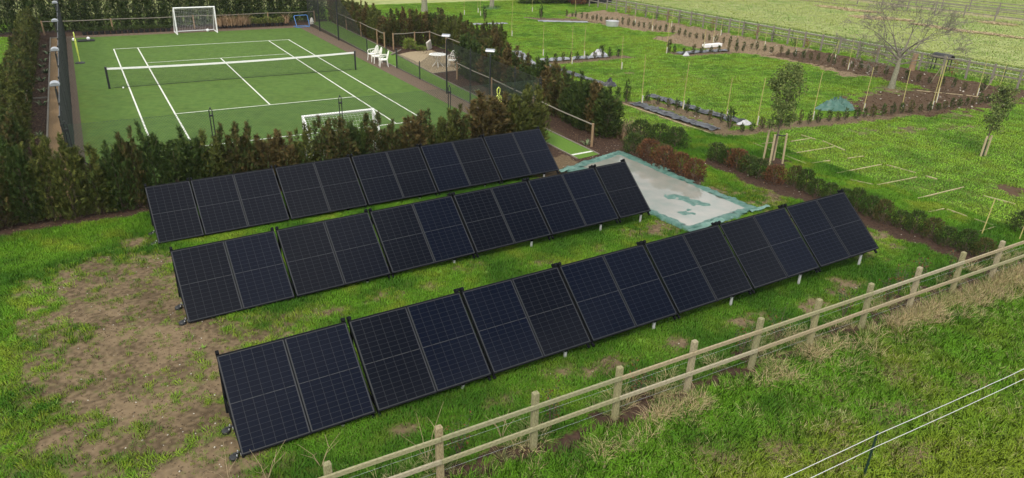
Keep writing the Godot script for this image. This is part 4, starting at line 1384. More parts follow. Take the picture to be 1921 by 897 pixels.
	for s in [[-8.0, -3.9], [-3.9, 0.37], [0.37, 4.6], [4.6, 8.7]]:
		obj("wire_mesh", chain_link(Vector3(s[0], 0, 0), Vector3(s[1], 0, 0), 2.42, 2.42, 0.09, 0.0042), M.green_wire, ne).set_meta("kind", "stuff")
	var bz := MB.new()
	bz.tube([Vector3(-7.9, 1.5, 0), Vector3(-6.6, 0.05, 0)], [0.02], 6)
	obj("brace", bz, M.black_paint, ne)
	var bz2 := MB.new()
	bz2.tube([Vector3(8.6, 1.6, 0), Vector3(7.4, 0.05, 0)], [0.02], 6)
	obj("brace", bz2, M.black_paint, ne)
	var rf := thing("chain_link_fence", "black chain link fence along turf path, low at the gate", "chain link fence", Vector3(8.72, 0, 0))
	for q in [[-18.2, 3.2], [-15.2, 3.2], [-10.6, 3.2], [-4.65, 0.95], [-1.2, 1.0], [3.85, 0.95], [10.0, 2.6], [14.2, 2.5]]:
		lattice_post(rf, Vector3(0, 0, q[0]), q[1], Vector3(0, 0, 1))
	for z in [-15.05, -10.45]:
		var tp := MB.new()
		tp.tube([Vector3(-0.05, -0.05, z), Vector3(-0.05, 4.0, z)], [0.05, 0.045], 10)
		obj("tall_pole", tp, M.black_paint, rf)
	for s in [[-18.2, -10.6, 3.15, 3.15], [-10.6, -4.65, 3.15, 0.9], [-4.65, -1.2, 0.9, 0.9], [0.5, 3.85, 0.9, 0.9], [3.85, 7.5, 0.9, 2.6], [7.5, 16.3, 2.6, 2.42]]:
		obj("wire_mesh", chain_link(Vector3(0, 0, s[0]), Vector3(0, 0, s[1]), s[2], s[3]), M.black_wire, rf).set_meta("kind", "stuff")
	var gt := thing("garden_gate", "small black metal gate standing open to the patio", "gate", Vector3(8.72, 0, 0.45), 1.15)
	var gp := MB.new()
	gp.tube([Vector3(0, -0.05, 0), Vector3(0, 1.15, 0)], [0.04], 8)
	obj("gate_post", gp, M.black_paint, gt)
	var gf := MB.new()
	gf.tube([Vector3(0.05, 0.1, 0), Vector3(0.05, 1.0, 0), Vector3(0.85, 1.0, 0), Vector3(0.85, 0.1, 0), Vector3(0.05, 0.1, 0)], [0.02], 6)
	obj("gate_frame", gf, M.black_paint, gt)
	for k in 7:
		var gb := MB.new()
		gb.bar(Vector3(0.15 + 0.1 * k, 0.1, 0), Vector3(0.15 + 0.1 * k, 1.0, 0), 0.009, 5)
		obj("bar", gb, M.black_paint, gt)
	# floodlights
	for q in [[12.5, "beside the gravel path, closest to the panel hedge"], [5.4, "beside the gravel path, level with the near service line"], [-3.7, "beside the gravel path, just past the tennis net"], [-12.1, "beside the gravel path, by the far court corner"]]:
		floodlight(Vector3(-8.12, 0, q[0]), 2.85, PI / 2, "grey floodlight on black pole " + q[1])
	for q in [[7.55, "bright metal floodlight on black pole facing the patio chairs"], [12.15, "bright metal floodlight on black pole near the panel hedge corner"]]:
		floodlight(Vector3(8.62, 0, q[0]), 2.86, -PI / 2 + 0.9, q[1])
	# rails against the hedges
	rail_run("hedge_rail", "thin pale rail on stakes along the tall far hedge", [Vector2(-9.3, -19.4), Vector2(-5.06, -19.4), Vector2(0.4, -19.5), Vector2(5.9, -19.6), Vector2(9.6, -19.6)], 0.9)
	rail_run("hedge_rail", "pale rail on stakes along the far turf path hedge", [Vector2(10.85, -17.7), Vector2(10.75, -15.0), Vector2(10.7, -11.5), Vector2(10.55, -7.7), Vector2(10.5, -6.2)], 1.0)
	rail_run("hedge_rail", "pale rail on stakes round the patio hedge", [Vector2(10.9, -5.6), Vector2(12.5, -5.7), Vector2(13.6, -5.7), Vector2(13.65, -3.2), Vector2(13.65, 0.4)], 1.02)
	rail_run("hedge_rail", "weathered rail on stakes along the near turf path hedge", [Vector2(10.65, 4.6), Vector2(10.45, 9.0), Vector2(10.2, 13.4), Vector2(9.99, 18.3)], 0.9)
	rail_run("hedge_rail", "short thin stakes in the hedge by the bark bed", [Vector2(-9.62, -6.0), Vector2(-9.62, -1.0), Vector2(-9.62, 4.0), Vector2(-9.62, 9.0), Vector2(-9.62, 13.0)], 0.8)

func build_court_things() -> void:
	for q in [[8.28, -2.35, "white plastic garden chair, farthest from the gate of the three"], [8.22, -1.55, "white plastic garden chair, middle one of the three by the court"], [8.2, -0.35, "white plastic garden chair standing right beside the open gate"]]:
		plastic_chair(Vector3(q[0], 0.016, q[1]), -PI / 2 + rng.randf_range(-0.25, 0.25), q[2], "white chairs beside the court")
	plastic_chair(Vector3(12.0, 0.014, 1.25), -0.7, "white garden chair drawn up to the round table", "")
	var t := thing("garden_table", "white round garden table on the gravel patio", "table", Vector3(11.2, 0.014, 0.85))
	var tp := MB.new()
	tp.lathe(Vector3.ZERO, [Vector2(0.0, 0.735), Vector2(0.50, 0.735), Vector2(0.53, 0.72), Vector2(0.53, 0.70), Vector2(0.0, 0.70)], 28)
	obj("table_top", tp, M.white_plastic, t)
	for k in 4:
		var a := k * PI / 2 + 0.4
		var l := MB.new()
		l.tube([Vector3(cos(a) * 0.34, 0, sin(a) * 0.34), Vector3(cos(a) * 0.22, 0.12, sin(a) * 0.22), Vector3(cos(a) * 0.07, 0.36, sin(a) * 0.07), Vector3(cos(a) * 0.16, 0.60, sin(a) * 0.16), Vector3(cos(a) * 0.32, 0.705, sin(a) * 0.32)], [0.022], 6)
		obj("leg", l, M.white_plastic, t)
	var bk := thing("red_bucket", "red plastic tub on the patio behind the table", "tub", Vector3(12.75, 0.014, 0.35))
	var bb := MB.new()
	bb.lathe(Vector3.ZERO, [Vector2(0.0, 0.01), Vector2(0.17, 0.01), Vector2(0.24, 0.32), Vector2(0.255, 0.33), Vector2(0.23, 0.33), Vector2(0.16, 0.04), Vector2(0.0, 0.04)], 18)
	obj("body", bb, M.red, bk)
	var bh := MB.new()
	bh.tube([Vector3(-0.25, 0.3, 0), Vector3(-0.3, 0.25, 0), Vector3(-0.24, 0.2, 0)], [0.014], 6)
	bh.tube([Vector3(0.25, 0.3, 0), Vector3(0.3, 0.25, 0), Vector3(0.24, 0.2, 0)], [0.014], 6)
	obj("handles", bh, M.red, bk)
	var sl := MB.new()
	sl.box(Vector3(0, 0.28, 0), Vector3(0.5, 0.62, 0.12), Basis(Vector3(0.2, 0.1, 1).normalized(), 0.35), 0.03)
	var slo := obj("standing_stone", sl, M.pale_stone)
	slo.position = Vector3(13.15, 0, -4.8)
	slo.rotation.y = 0.5
	tag(slo, "pale flat stone leaning in the patio bed", "stone")
	var lg := MB.new()
	lg.tube([Vector3(0, 0.07, 0), Vector3(0.5, 0.13, -0.35), Vector3(0.95, 0.2, -0.7)], [0.06, 0.05, 0.04], 8)
	var lgo := obj("silver_log", lg, M.grey_wood)
	lgo.position = Vector3(9.95, 0, -3.6)
	tag(lgo, "short grey log lying in bark at the patio corner", "log")
	# low plants in the patio bed
	kinds["low_green"] = [[conifer(0.5, 0.32, 420, 0.12, 900, [Color(0.12, 0.17, 0.03), Color(0.16, 0.2, 0.04), Color(0.09, 0.13, 0.03), Color(0.2, 0.22, 0.05)], 1).mesh(), stems(0.4, 0.2, 900).mesh()]]
	plant("low_green", "bed_plant", "bright yellow green shrub under the patio rail", "shrub", "", Vector3(11.9, 0, -5.15), 1.15, 1.35)
	plant("low_green", "bed_plant", "low green plant beside the leaning pale stone", "plant", "", Vector3(12.5, 0, -4.7), 1.1, 0.5)
	# rosettes in the bark bed
	var ros := tuft_mesh(26, 0.1, 0.1, 0.26, 0.045, 1.1, 31)
	var rm := leafmat(0.2)
	rm.albedo_color = srgb(0.22, 0.30, 0.16)
	for z in [-14.0, -11.5, -8.9, -7.2, -5.4, -3.2, -0.5, 2.4, 8.0, 12.5]:
		var o := obj("leafy_rosette", ros, rm)
		o.position = Vector3(-9.2 + rng.randf_range(-0.12, 0.12), 0, z)
		o.rotation.y = rng.randf() * TAU
		tag(o, "small pale green leafy plant in the bark bed", "plant", "plants in the bark bed")
	for s in [[9.95, 18.0], [10.15, 8.0]]:
		var o := obj("leafy_rosette", ros, rm)
		o.position = Vector3(s[0], 0, s[1])
		tag(o, "small pale green leafy plant beside the turf path", "plant", "plants beside the turf path")
	# pots behind the far end line
	kinds["box_plant"] = [[conifer(0.3, 0.19, 260, 0.07, 901, P_GREEN, 1).mesh(), stems(0.25, 0.1, 901).mesh()]]
	kinds["pot_green"] = [[conifer(0.42, 0.25, 220, 0.12, 902, [Color(0.10, 0.14, 0.03), Color(0.17, 0.18, 0.05), Color(0.08, 0.11, 0.03), Color(0.22, 0.2, 0.07)], 1).mesh(), stems(0.3, 0.1, 902).mesh()]]
	var gt := tuft_mesh(150, 0.16, 0.35, 0.75, 0.012, 0.7, 903)
	var gtm := leafmat(0.2)
	gtm.albedo_color = srgb(0.40, 0.28, 0.17)
	var pot := MB.new()
	pot.lathe(Vector3.ZERO, [Vector2(0.0, 0.0), Vector2(0.12, 0.0), Vector2(0.16, 0.2), Vector2(0.17, 0.2), Vector2(0.17, 0.22), Vector2(0.14, 0.22), Vector2(0.14, 0.17), Vector2(0.0, 0.17)], 14)
	var potm := pot.mesh()
	var x := -6.9
	while x < 7.2:
		if not (x > -1.35 and x < 1.75):
			var kind := "box" if x < 1.7 else ("grass" if (x < 4.3 or x > 6.9) else "green")
			var o := thing("potted_plant", {"box": "low dark green plant in black pot, line left of goal toward the gravel path", "grass": "brown ornamental grass in a black pot by the far hedge", "green": "yellow green leafy plant in a black pot by the far hedge"}[kind], "potted plant", Vector3(x, 0.0, -18.65 + rng.randf_range(-0.06, 0.06) - (0.35 if x > 1.7 else 0.0)), rng.randf() * TAU, "potted plants along the far hedge, " + kind)
			obj("pot", potm, M.rubber, o)
			var f: MeshInstance3D
			if kind == "grass": f = obj("foliage", gt, gtm, o)
			else: f = obj("foliage", kinds["box_plant" if kind == "box" else "pot_green"][0][0], M.leaf, o)
			f.position.y = 0.16
			f.scale = Vector3.ONE * rng.randf_range(0.85, 1.2) * (1.25 if kind == "grass" else 1.0)
		x += 0.36
	# blue rebounder
	var rb := thing("rebound_frame", "blue tubular rebound frame by the far court corner", "rebounder", Vector3(8.0, 0.012, -17.6), 0.15)
	var f1 := MB.new()
	f1.tube([Vector3(-0.5, 0.03, 0.25), Vector3(-0.52, 0.1, 0.23), Vector3(-0.55, 0.80, -0.1), Vector3(-0.48, 0.87, -0.12), Vector3(0.48, 0.87, -0.12), Vector3(0.55, 0.80, -0.1), Vector3(0.52, 0.1, 0.23), Vector3(0.5, 0.03, 0.25), Vector3(-0.5, 0.03, 0.25)], [0.026], 8)
	obj("frame", f1, M.blue, rb)
	var f2 := MB.new()
	f2.tube([Vector3(-0.5, 0.03, 0.25), Vector3(-0.5, 0.03, -0.45), Vector3(0.5, 0.03, -0.45), Vector3(0.5, 0.03, 0.25)], [0.022], 8)
	obj("base_frame", f2, M.blue, rb)
	var f3 := MB.new()
	net_sheet(f3, Vector3(-0.5, 0.85, -0.11), Vector3(0.5, 0.85, -0.11), Vector3(0.5, 0.05, 0.24), Vector3(-0.5, 0.05, 0.24), 12, 10, 0.002)
	obj("net", f3, M.black_cord, rb)
	mannequin("yellow green training mannequin at the court edge, seen edge on", Vector3(-7.45, 0.016, -7.6), PI / 2 + 0.12)
	mannequin("yellow green training mannequin standing behind the panel hedge", Vector3(7.95, 0.014, 14.15), 0.35)
	# balls and a tray
	for q in [[1.0, -17.35, "white football lying inside the far goal", 0.11], [-6.75, -15.75, "white football on the black tray by the mannequin", 0.11], [-5.75, 0.25, "small pale ball at the foot of the tennis net", 0.045], [-7.6, -15.9, "white football at the far corner of the gravel strip", 0.11]]:
		var s := SphereMesh.new()
		s.radius = q[3]; s.height = q[3] * 2.0; s.radial_segments = 20; s.rings = 12
		var o := obj("football", s, M.white_gloss)
		o.position = Vector3(q[0], q[3] + (0.07 if "tray" in q[2] else 0.018), q[1])
		tag(o, q[2], "ball")
	var tr := MB.new()
	tr.box(Vector3(0, 0.03, 0), Vector3(1.0, 0.05, 0.6), Basis(), 0.015)
	tr.box(Vector3(0, 0.065, 0.28), Vector3(1.0, 0.03, 0.04)); tr.box(Vector3(0, 0.065, -0.28), Vector3(1.0, 0.03, 0.04))
	var tro := obj("rubber_tray", tr, M.rubber)
	tro.position = Vector3(-6.9, 0.016, -15.75)
	tag(tro, "black rubber tray lying at the far court corner", "tray")
	var wb := MB.new()
	wb.lathe(Vector3.ZERO, [Vector2(0.0, 0.0), Vector2(0.16, 0.0), Vector2(0.18, 0.2), Vector2(0.10, 0.42), Vector2(0.03, 0.5), Vector2(0.0, 0.5)], 12)
	var wbo := obj("white_sack", wb, M.white_plastic)
	wbo.position = Vector3(9.15, 0.014, -18.9)
	tag(wbo, "white sack standing at the far end of the turf path", "sack")

# ---------------------------------------------------------------- fences, pond, lawn things
func rail_fence(label: String, at: Vector3, along: Vector3, xs: Array, h: float, rails: Array, wm: Material, rm: Material, face: float, wires := false) -> void:
	var o := thing("rail_fence", label, "fence", at)
	var turn := Basis(Vector3.UP, atan2(-along.z, along.x))
	for x in xs:
		var p: Vector3 = along * x
		var mb := MB.new()
		var hh := h * rng.randf_range(0.97, 1.04)
		var b := turn * Basis(Vector3(1, 0, 0), rng.randf_range(-0.015, 0.015)) * Basis(Vector3(0, 0, 1), rng.randf_range(-0.02, 0.02))
		mb.box(p + Vector3.UP * (hh * 0.5 - 0.1), Vector3(0.115, hh + 0.2, 0.10), b, 0.012)
		obj("post", mb, (M.wood_tints[rng.randi() % 4] if wm == M.wood else wm), o)
	var side := turn * Vector3(0, 0, 1)
	for y in rails:
		# boards run over two bays, butted on a post
		var i := 0
		while i < xs.size() - 1:
			var j := mini(i + 2, xs.size() - 1)
			var a: Vector3 = along * xs[i] + Vector3.UP * (y + rng.randf_range(-0.012, 0.012)) + side * face * 0.074
			var c: Vector3 = along * xs[j] + Vector3.UP * (y + rng.randf_range(-0.012, 0.012)) + side * face * 0.074
			var mb := MB.new()
			var d := c - a
			var rb := Basis(d.normalized(), Vector3.UP, d.normalized().cross(Vector3.UP)).orthonormalized()
			mb.box((a + c) * 0.5, Vector3(d.length() - 0.006, 0.085, 0.04), rb, 0.006)
			obj("rail", mb, (M.rail_tints[rng.randi() % 4] if rm == M.wood2 else rm), o)
			i = j
	if wires:
		for y in [0.18, 0.34, 0.68, 0.80]:
			var w := MB.new()
			w.tube([along * xs[0] + Vector3.UP * y - side * face * 0.055, along * xs[-1] + Vector3.UP * y - side * face * 0.055], [0.002], 4, false)
			obj("wire", w, M.galv, o)

func crumpled(path: Array, w: float, hgt: float, seed_: int) -> MB:
	# a strip of loose plastic sheet along a path of (x, z) points, creased and lifted
	var nz := FastNoiseLite.new()
	nz.seed = seed_; nz.frequency = 1.1; nz.fractal_octaves = 3
	nz.fractal_type = FastNoiseLite.FRACTAL_RIDGED
	var mb := MB.new()
	var rows: Array = []
	for s in path.size() - 1:
		var a: Vector2 = path[s]
		var b: Vector2 = path[s + 1]
		var k := maxi(3, int(a.distance_to(b) / 0.11))
		var nrm := (b - a).orthogonal().normalized()
		for i in k + (1 if s == path.size() - 2 else 0):
			var p := a.lerp(b, float(i) / k)
			var row: Array = []
			var ww := w * (1.0 + 0.35 * nz.get_noise_2d(p.x * 0.7 + 30.0, p.y * 0.7))
			for j in 9:
				var t := j / 8.0 - 0.5
				var q := p + nrm * ww * t
				var y := 0.02 + hgt * pow(clampf(nz.get_noise_2d(q.x * 1.3, q.y * 1.3) * 0.5 + 0.5, 0, 1), 2.0) * (1.0 - 0.5 * absf(t))
				row.append(Vector3(q.x, y, q.y))
			rows.append(row)
	mb.grid(rows)
	return mb

func build_fences() -> void:
	var xs: Array = []
	for k in range(-1, 13): xs.append(-5.08 + 1.762 * k)
	rail_fence("new pale post and rail fence along the front panel row", Vector3(0, 0, 32.52), Vector3(1, 0, 0.012).normalized(), xs, 1.17, [0.50, 0.955], M.wood, M.wood2, 1.0, true)
	# rope fence on a plastic stake
	var e := thing("rope_fence", "two white electric fence ropes on dark green plastic stakes", "electric fence", Vector3(3.02, 0, 35.72))
	for x in [-6.2, 0.0, 6.3]:
		var mb := MB.new()
		mb.tube([Vector3(x, -0.05, x * 0.03), Vector3(x + 0.02, 0.92, x * 0.03)], [0.022, 0.018], 8)
		for y in [0.25, 0.42, 0.6, 0.76, 0.9]: mb.box(Vector3(x + 0.015, y, x * 0.03), Vector3(0.05, 0.025, 0.03), Basis(), 0.004)
		obj("stake", mb, M.green_plastic, e)
	for y in [0.62, 0.9]:
		var mb := MB.new()
		var pts: Array = []
		for i in 41:
			var x := lerpf(-6.2, 6.3, i / 40.0)
			var s := absf(fposmod(x + 6.25, 6.25) / 6.25 - 0.5) * 2.0
			pts.append(Vector3(x, y - 0.035 * (1.0 - s * s) + rng.randf_range(-0.003, 0.003), x * 0.03 + 0.03))
		mb.tube(pts, [0.0048], 6)
		obj("rope", mb, M.white_cord, e)
	# far fences
	var zs: Array = []
	for k in range(0, 31): zs.append(-23.0 + 1.52 * k)
	rail_fence("weathered grey rail fence between planted beds and meadow", Vector3(39.7, 0, 0), Vector3(0.004, 0, 1).normalized(), zs, 1.15, [0.55, 1.02], M.grey_wood, M.grey_wood, -1.0)
	zs = []
	for k in range(0, 13): zs.append(-34.0 + 3.1 * k)
	rail_fence("grey rail fence on the near side of the field track", Vector3(73.9, 0, 0), Vector3(0.04, 0, 1).normalized(), zs, 1.3, [0.5, 0.9, 1.2], M.grey_wood, M.grey_wood, -1.0)
	rail_fence("grey rail fence on the far side of the field track", Vector3(80.5, 0, 0), Vector3(0.04, 0, 1).normalized(), zs, 1.3, [0.5, 0.9, 1.2], M.grey_wood, M.grey_wood, -1.0)
	# white tape just inside the meadow
	var tp := thing("tape_fence", "thin white electric tape running behind the weathered fence", "electric fence", Vector3(41.2, 0, 0))
	for z in [-22, -14, -6, 2, 10, 18, 24]:
		var mb := MB.new()
		mb.bar(Vector3(0, -0.05, z), Vector3(0, 1.0, z), 0.018, 6)
		obj("stake", mb, M.green_plastic, tp)
	for y in [0.55, 0.9]:
		var mb := MB.new()
		mb.tube([Vector3(0.02, y, -22), Vector3(0.02, y - 0.03, 0), Vector3(0.02, y, 24)], [0.008], 5)
		obj("tape", mb, M.white_cord, tp)
	var tp2 := thing("tape_fence", "pair of white tapes crossing the meadow", "electric fence", Vector3(52, 0, -24))
	for k in 5:
		var mb := MB.new()
		mb.bar(Vector3(k * 4.0 - 8.0, -0.05, -k * 0.6), Vector3(k * 4.0 - 8.0, 1.0, -k * 0.6), 0.02, 6)
		obj("stake", mb, M.green_plastic, tp2)
	for y in [0.5, 0.9]:
		var mb := MB.new()
		mb.tube([Vector3(-8, y, 0), Vector3(8, y, -2.4)], [0.02], 5)
		obj("tape", mb, M.white_cord, tp2)
	# track and straw in the field
	struct_obj("field_track", flat([Vector2(75.2, -50), Vector2(77.6, -50), Vector2(79.6, 12), Vector2(76.6, 12)], 0.006), M.track)
	struct_obj("muddy_strip", flat([Vector2(69.0, -22), Vector2(71.0, -12), Vector2(72.5, -4), Vector2(73.3, 6), Vector2(74.3, 6), Vector2(73.6, -6), Vector2(72.4, -14), Vector2(70.4, -22)], 0.006), M.mud)
	var r := RandomNumberGenerator.new()
	r.seed = 64
	var p := PackedFloat32Array()
	for w in FIELD:
		for i in 420:
			var a := r.randf() * TAU
			var d := sqrt(r.randf())
			var x: float = w[0] + cos(a) * d * w[2] * 1.1
			var z: float = w[1] + sin(a) * d * w[3] * 1.1
			if r.randf() > field_bare(x, z): continue
			put(p, x, 0, z, r.randf_range(0.9, 1.6), r.randf_range(0.3, 0.7), r.randf() * TAU, G_STRAW.lerp(Color(0.42, 0.30, 0.17), r.randf()))
	scatter("scattered_straw", tuft_mesh(16, 0.25, 0.04, 0.14, 0.05, 1.4, 12), p, "pale straw strewn in patches across the meadow", "straw", leafmat())

func build_pond() -> void:
	var A := Vector2(7.25, 20.2)
	var B := Vector2(10.55, 19.4)
	var C := Vector2(10.8, 26.4)
	var D := Vector2(7.4, 26.7)
	var nz := FastNoiseLite.new()
	nz.seed = 6; nz.frequency = 0.8; nz.fractal_octaves = 3
	var nr := FastNoiseLite.new()
	nr.seed = 16; nr.frequency = 1.6; nr.fractal_octaves = 2; nr.fractal_type = FastNoiseLite.FRACTAL_RIDGED
	var rows: Array = []
	for j in 91:
		var row: Array = []
		for i in 53:
			var u := i / 52.0
			var v := j / 90.0
			var p := A.lerp(B, u).lerp(D.lerp(C, u), v)
			var edge := minf(minf(u * 3.3, (1.0 - u) * 3.3), minf(v * 6.6, (1.0 - v) * 6.6))
			var rim := smoothstep(0.42, 0.12, edge)
			if edge < 0.3: p += Vector2(nz.get_noise_2d(p.x * 1.5, p.y * 1.5), nz.get_noise_2d(p.x * 1.5 + 30.0, p.y * 1.5)) * 0.16 * (1.0 - edge / 0.3)
			var y := 0.022 + 0.02 * (nz.get_noise_2d(p.x, p.y) + 0.3)
			y += rim * (0.04 + 0.05 * maxf(0.0, nr.get_noise_2d(p.x * 1.2, p.y * 1.2)) + 0.03 * maxf(0.0, nr.get_noise_2d(p.x * 3.5 + 9.0, p.y * 3.5)))
			if edge < 0.04: y = 0.012 + 0.03 * maxf(0.0, nz.get_noise_2d(p.x * 2.0, p.y * 2.0))
			for isl in [[8.95, 24.15, 0.42, 0.3], [9.25, 24.75, 0.3, 0.5], [9.45, 25.15, 0.25, 0.35], [8.55, 25.55, 0.4, 0.3], [7.9, 20.6, 0.5, 0.3]]:
				var d := Vector2((p.x - isl[0]) / isl[2], (p.y - isl[1]) / isl[3]).length_squared()
				d += nz.get_noise_2d(p.x * 3.0, p.y * 3.0) * 0.9
				if d < 1.0: y += 0.028 * (1.0 - d) + 0.004
			row.append(Vector3(p.x, maxf(y, 0.008), p.y))
		rows.append(row)
	var t := MB.new()
	t.grid(rows)
	var o := thing("pond_tarpaulin", "teal green tarpaulin spread as a shallow pond", "tarpaulin", Vector3.ZERO)
	obj("sheet", t, M.tarp, o)
	# folded flaps round the rim
	var r := RandomNumberGenerator.new()
	r.seed = 21
	for k in 18:
		var s := k / 18.0 * 4.0
		var p: Vector2
		var d: Vector2
		if s < 1.0: p = A.lerp(B, s); d = (B - A).normalized()
		elif s < 2.0: p = B.lerp(C, s - 1.0); d = (C - B).normalized()
		elif s < 3.0: p = C.lerp(D, s - 2.0); d = (D - C).normalized()
		else: p = D.lerp(A, s - 3.0); d = (A - D).normalized()
		var inn := Vector2(-d.y, d.x)
		p += inn * r.randf_range(-0.08, 0.22)
		var fl := MB.new()
		var fr: Array = []
		var l := r.randf_range(0.45, 1.1)
		var w := r.randf_range(0.15, 0.34)
		var hy := r.randf_range(0.05, 0.09)
		for j in 5:
			var row: Array = []
			for i in 7:
				var q := p + d * (i / 6.0 - 0.5) * l + inn * (j / 4.0 - 0.5) * w * (1.0 + 0.3 * sin(i * 1.7 + k))
				row.append(Vector3(q.x, hy * (0.55 + 0.45 * sin(j / 4.0 * PI)) + 0.025 * nz.get_noise_2d(q.x * 4.0, q.y * 4.0) + 0.035, q.y))
			fr.append(row)
		fl.grid(fr)
		obj("fold", fl, M.tarp if k % 3 else M.tarp_pale, o)
	var wpoly: Array = []
	for k in 64:
		var s := k / 64.0 * 4.0
		var p: Vector2
		if s < 1.0: p = A.lerp(B, s)
		elif s < 2.0: p = B.lerp(C, s - 1.0)
		elif s < 3.0: p = C.lerp(D, s - 2.0)
		else: p = D.lerp(A, s - 3.0)
		var cen := (A + B + C + D) * 0.25
		wpoly.append(cen + (p - cen) * 0.945)
	var wt := struct_obj("water", flat(wpoly, 0.047), M.water)
	wt.set_meta("label", "shallow murky water lying on the teal tarpaulin")

func build_lawn_things() -> void:
	# battens laid out on the lawn
	for b in [[16.51, 20.83, 16.26, 23.75], [16.75, 21.05, 17.57, 21.2], [18.21, 21.36, 19.33, 21.42], [19.45, 20.87, 19.48, 21.6], [16.58, 22.56, 19.21, 22.72], [19.55, 21.92, 19.25, 23.24], [16.53, 23.8, 17.47, 23.88], [18.37, 24.01, 19.27, 24.1], [16.37, 25.04, 18.98, 25.11], [19.08, 25.23, 19.22, 26.34], [16.2, 25.75, 16.5, 26.45], [16.6, 26.56, 18.78, 26.66], [19.24, 26.75, 19.26, 27.15], [16.65, 28.05, 19.3, 28.11], [19.06, 28.94, 19.22, 29.91], [15.75, 28.99, 16.52, 29.05], [16.58, 29.12, 16.56, 29.8], [16.54, 30.02, 16.56, 30.6], [15.58, 30.68, 16.5, 30.7], [33.4, 17.4, 34.9, 19.2], [35.0, 19.3, 35.3, 20.0], [15.78, 13.04, 15.84, 16.0], [15.85, 16.05, 15.9, 19.05]]:
		var a := Vector3(b[0], 0, b[1])
		var c := Vector3(b[2], 0, b[3])
		var mb := MB.new()
		var d := c - a
		mb.box(Vector3(0, 0.014, 0), Vector3(0.042, 0.04, d.length()), Basis(Vector3.UP, atan2(d.x, d.z)) * Basis(Vector3.RIGHT, rng.randf_range(-0.008, 0.008)), 0.005)
		var o := obj("timber_batten", mb, M.stake_wood)
		o.position = (a + c) * 0.5
		var word := "pale timber batten laid out in a grid on the lawn"
		if b[0] > 30.0: word = "pale timber batten lying on the dark soil"
		elif b[1] < 19.0 and b[0] < 16.0: word = "long pale board edging the black membrane strip"
		tag(o, word, "batten", word.replace("pale", "loose"))
	# canes with white sleeves at their feet
	for c in [[21.4, -7.9, 2.6], [19.36, 3.2, 2.3], [19.15, 0.13, 2.0], [16.6, 13.42, 2.45], [17.8, 15.1, 2.3], [18.5, 17.31, 1.9], [18.9, 18.82, 2.15], [22.15, 19.27, 2.25], [25.9, 19.3, 2.2], [27.8, 20.1, 2.15], [29.9, 20.4, 2.2], [21.27, 5.81, 2.0], [21.42, 1.64, 2.05], [27.9, 2.4, 2.3], [32.1, 1.7, 1.6], [34.6, 0.1, 1.2], [34.1, -6.45, 1.5], [35.4, -10.3, 1.3], [35.5, 1.7, 1.9], [35.25, 11.5, 2.0], [35.5, 19.6, 2.0], [36.6, 20.1, 1.8], [23.6, -20.4, 2.2], [24.7, -19.3, 2.2], [25.6, -21.5, 2.2], [31.0, -20.5, 2.2], [33.2, -16.4, 2.0], [36.6, 6.2, 1.4], [37.2, 9.0, 1.4], [37.0, 3.0, 1.3], [38.0, -2.5, 1.4], [37.6, -8.0, 1.6], [33.4, 18.6, 2.1], [31.6, 19.6, 2.2]]:
		var place := "by the grey membrane strip"
		if c[0] < 20.0 and c[1] > 12.0: place = "beside the black membrane strips"
		elif c[1] > 19.0: place = "in the soil line beside the battens"
		elif c[0] > 31.0 and c[1] < -5.0: place = "in the pale bed past the metal tub"
		elif c[0] > 31.0: place = "in the bed under the weathered fence"
		elif c[1] < -15.0: place = "at the far end of the lawn"
		elif c[1] < -5.0: place = "standing alone in open lawn"
		elif c[0] > 26.0: place = "by the seedlings near the white trough"
		var o := thing("bamboo_cane", ("tall " if c[2] > 2.1 else "shorter ") + "upright bamboo cane " + place, "cane", Vector3(c[0], 0, c[1]), 0.0, "canes marking the planting lines")
		var mb := MB.new()
		mb.tube([Vector3(0, -0.05, 0), Vector3(rng.randf_range(-0.04, 0.08), c[2], rng.randf_range(-0.04, 0.04))], [0.018, 0.013], 6)
		obj("cane", mb, M.cane, o)
		var sl := MB.new()
		sl.tube([Vector3(0.045, -0.02, 0), Vector3(0.05, 0.42, 0)], [0.034, 0.032], 8)
		obj("sleeve", sl, M.sleeve, o)
	for c in [[15.45, 30.85, 1.15], [16.1, 31.6, 1.6]]:
		var mb := MB.new()
		mb.tube([Vector3(0, -0.05, 0), Vector3(0.12, c[2], 0)], [0.016, 0.013], 6)
		var o := obj("garden_cane", mb, M.cane)
		o.position = Vector3(c[0], 0, c[1])
		tag(o, "thin pale cane standing just outside the low hedge", "cane", "canes outside the low hedge")
	# leaning pale stakes in the far beds
	for c in [[34.4, 0.4], [35.0, 3.6], [35.9, 7.4], [36.2, 9.2], [33.9, -6.8], [36.3, 16.4], [37.6, 18.9]]:
		var mb := MB.new()
		mb.tube([Vector3(0, -0.05, 0), Vector3(0.2, 1.1, 0.35)], [0.028, 0.024], 6)
		var o := obj("leaning_stake", mb, M.wood)
		o.position = Vector3(c[0], 0, c[1])
		tag(o, "pale stake leaning over the seedlings in the far bed", "stake", "leaning stakes in the far bed")
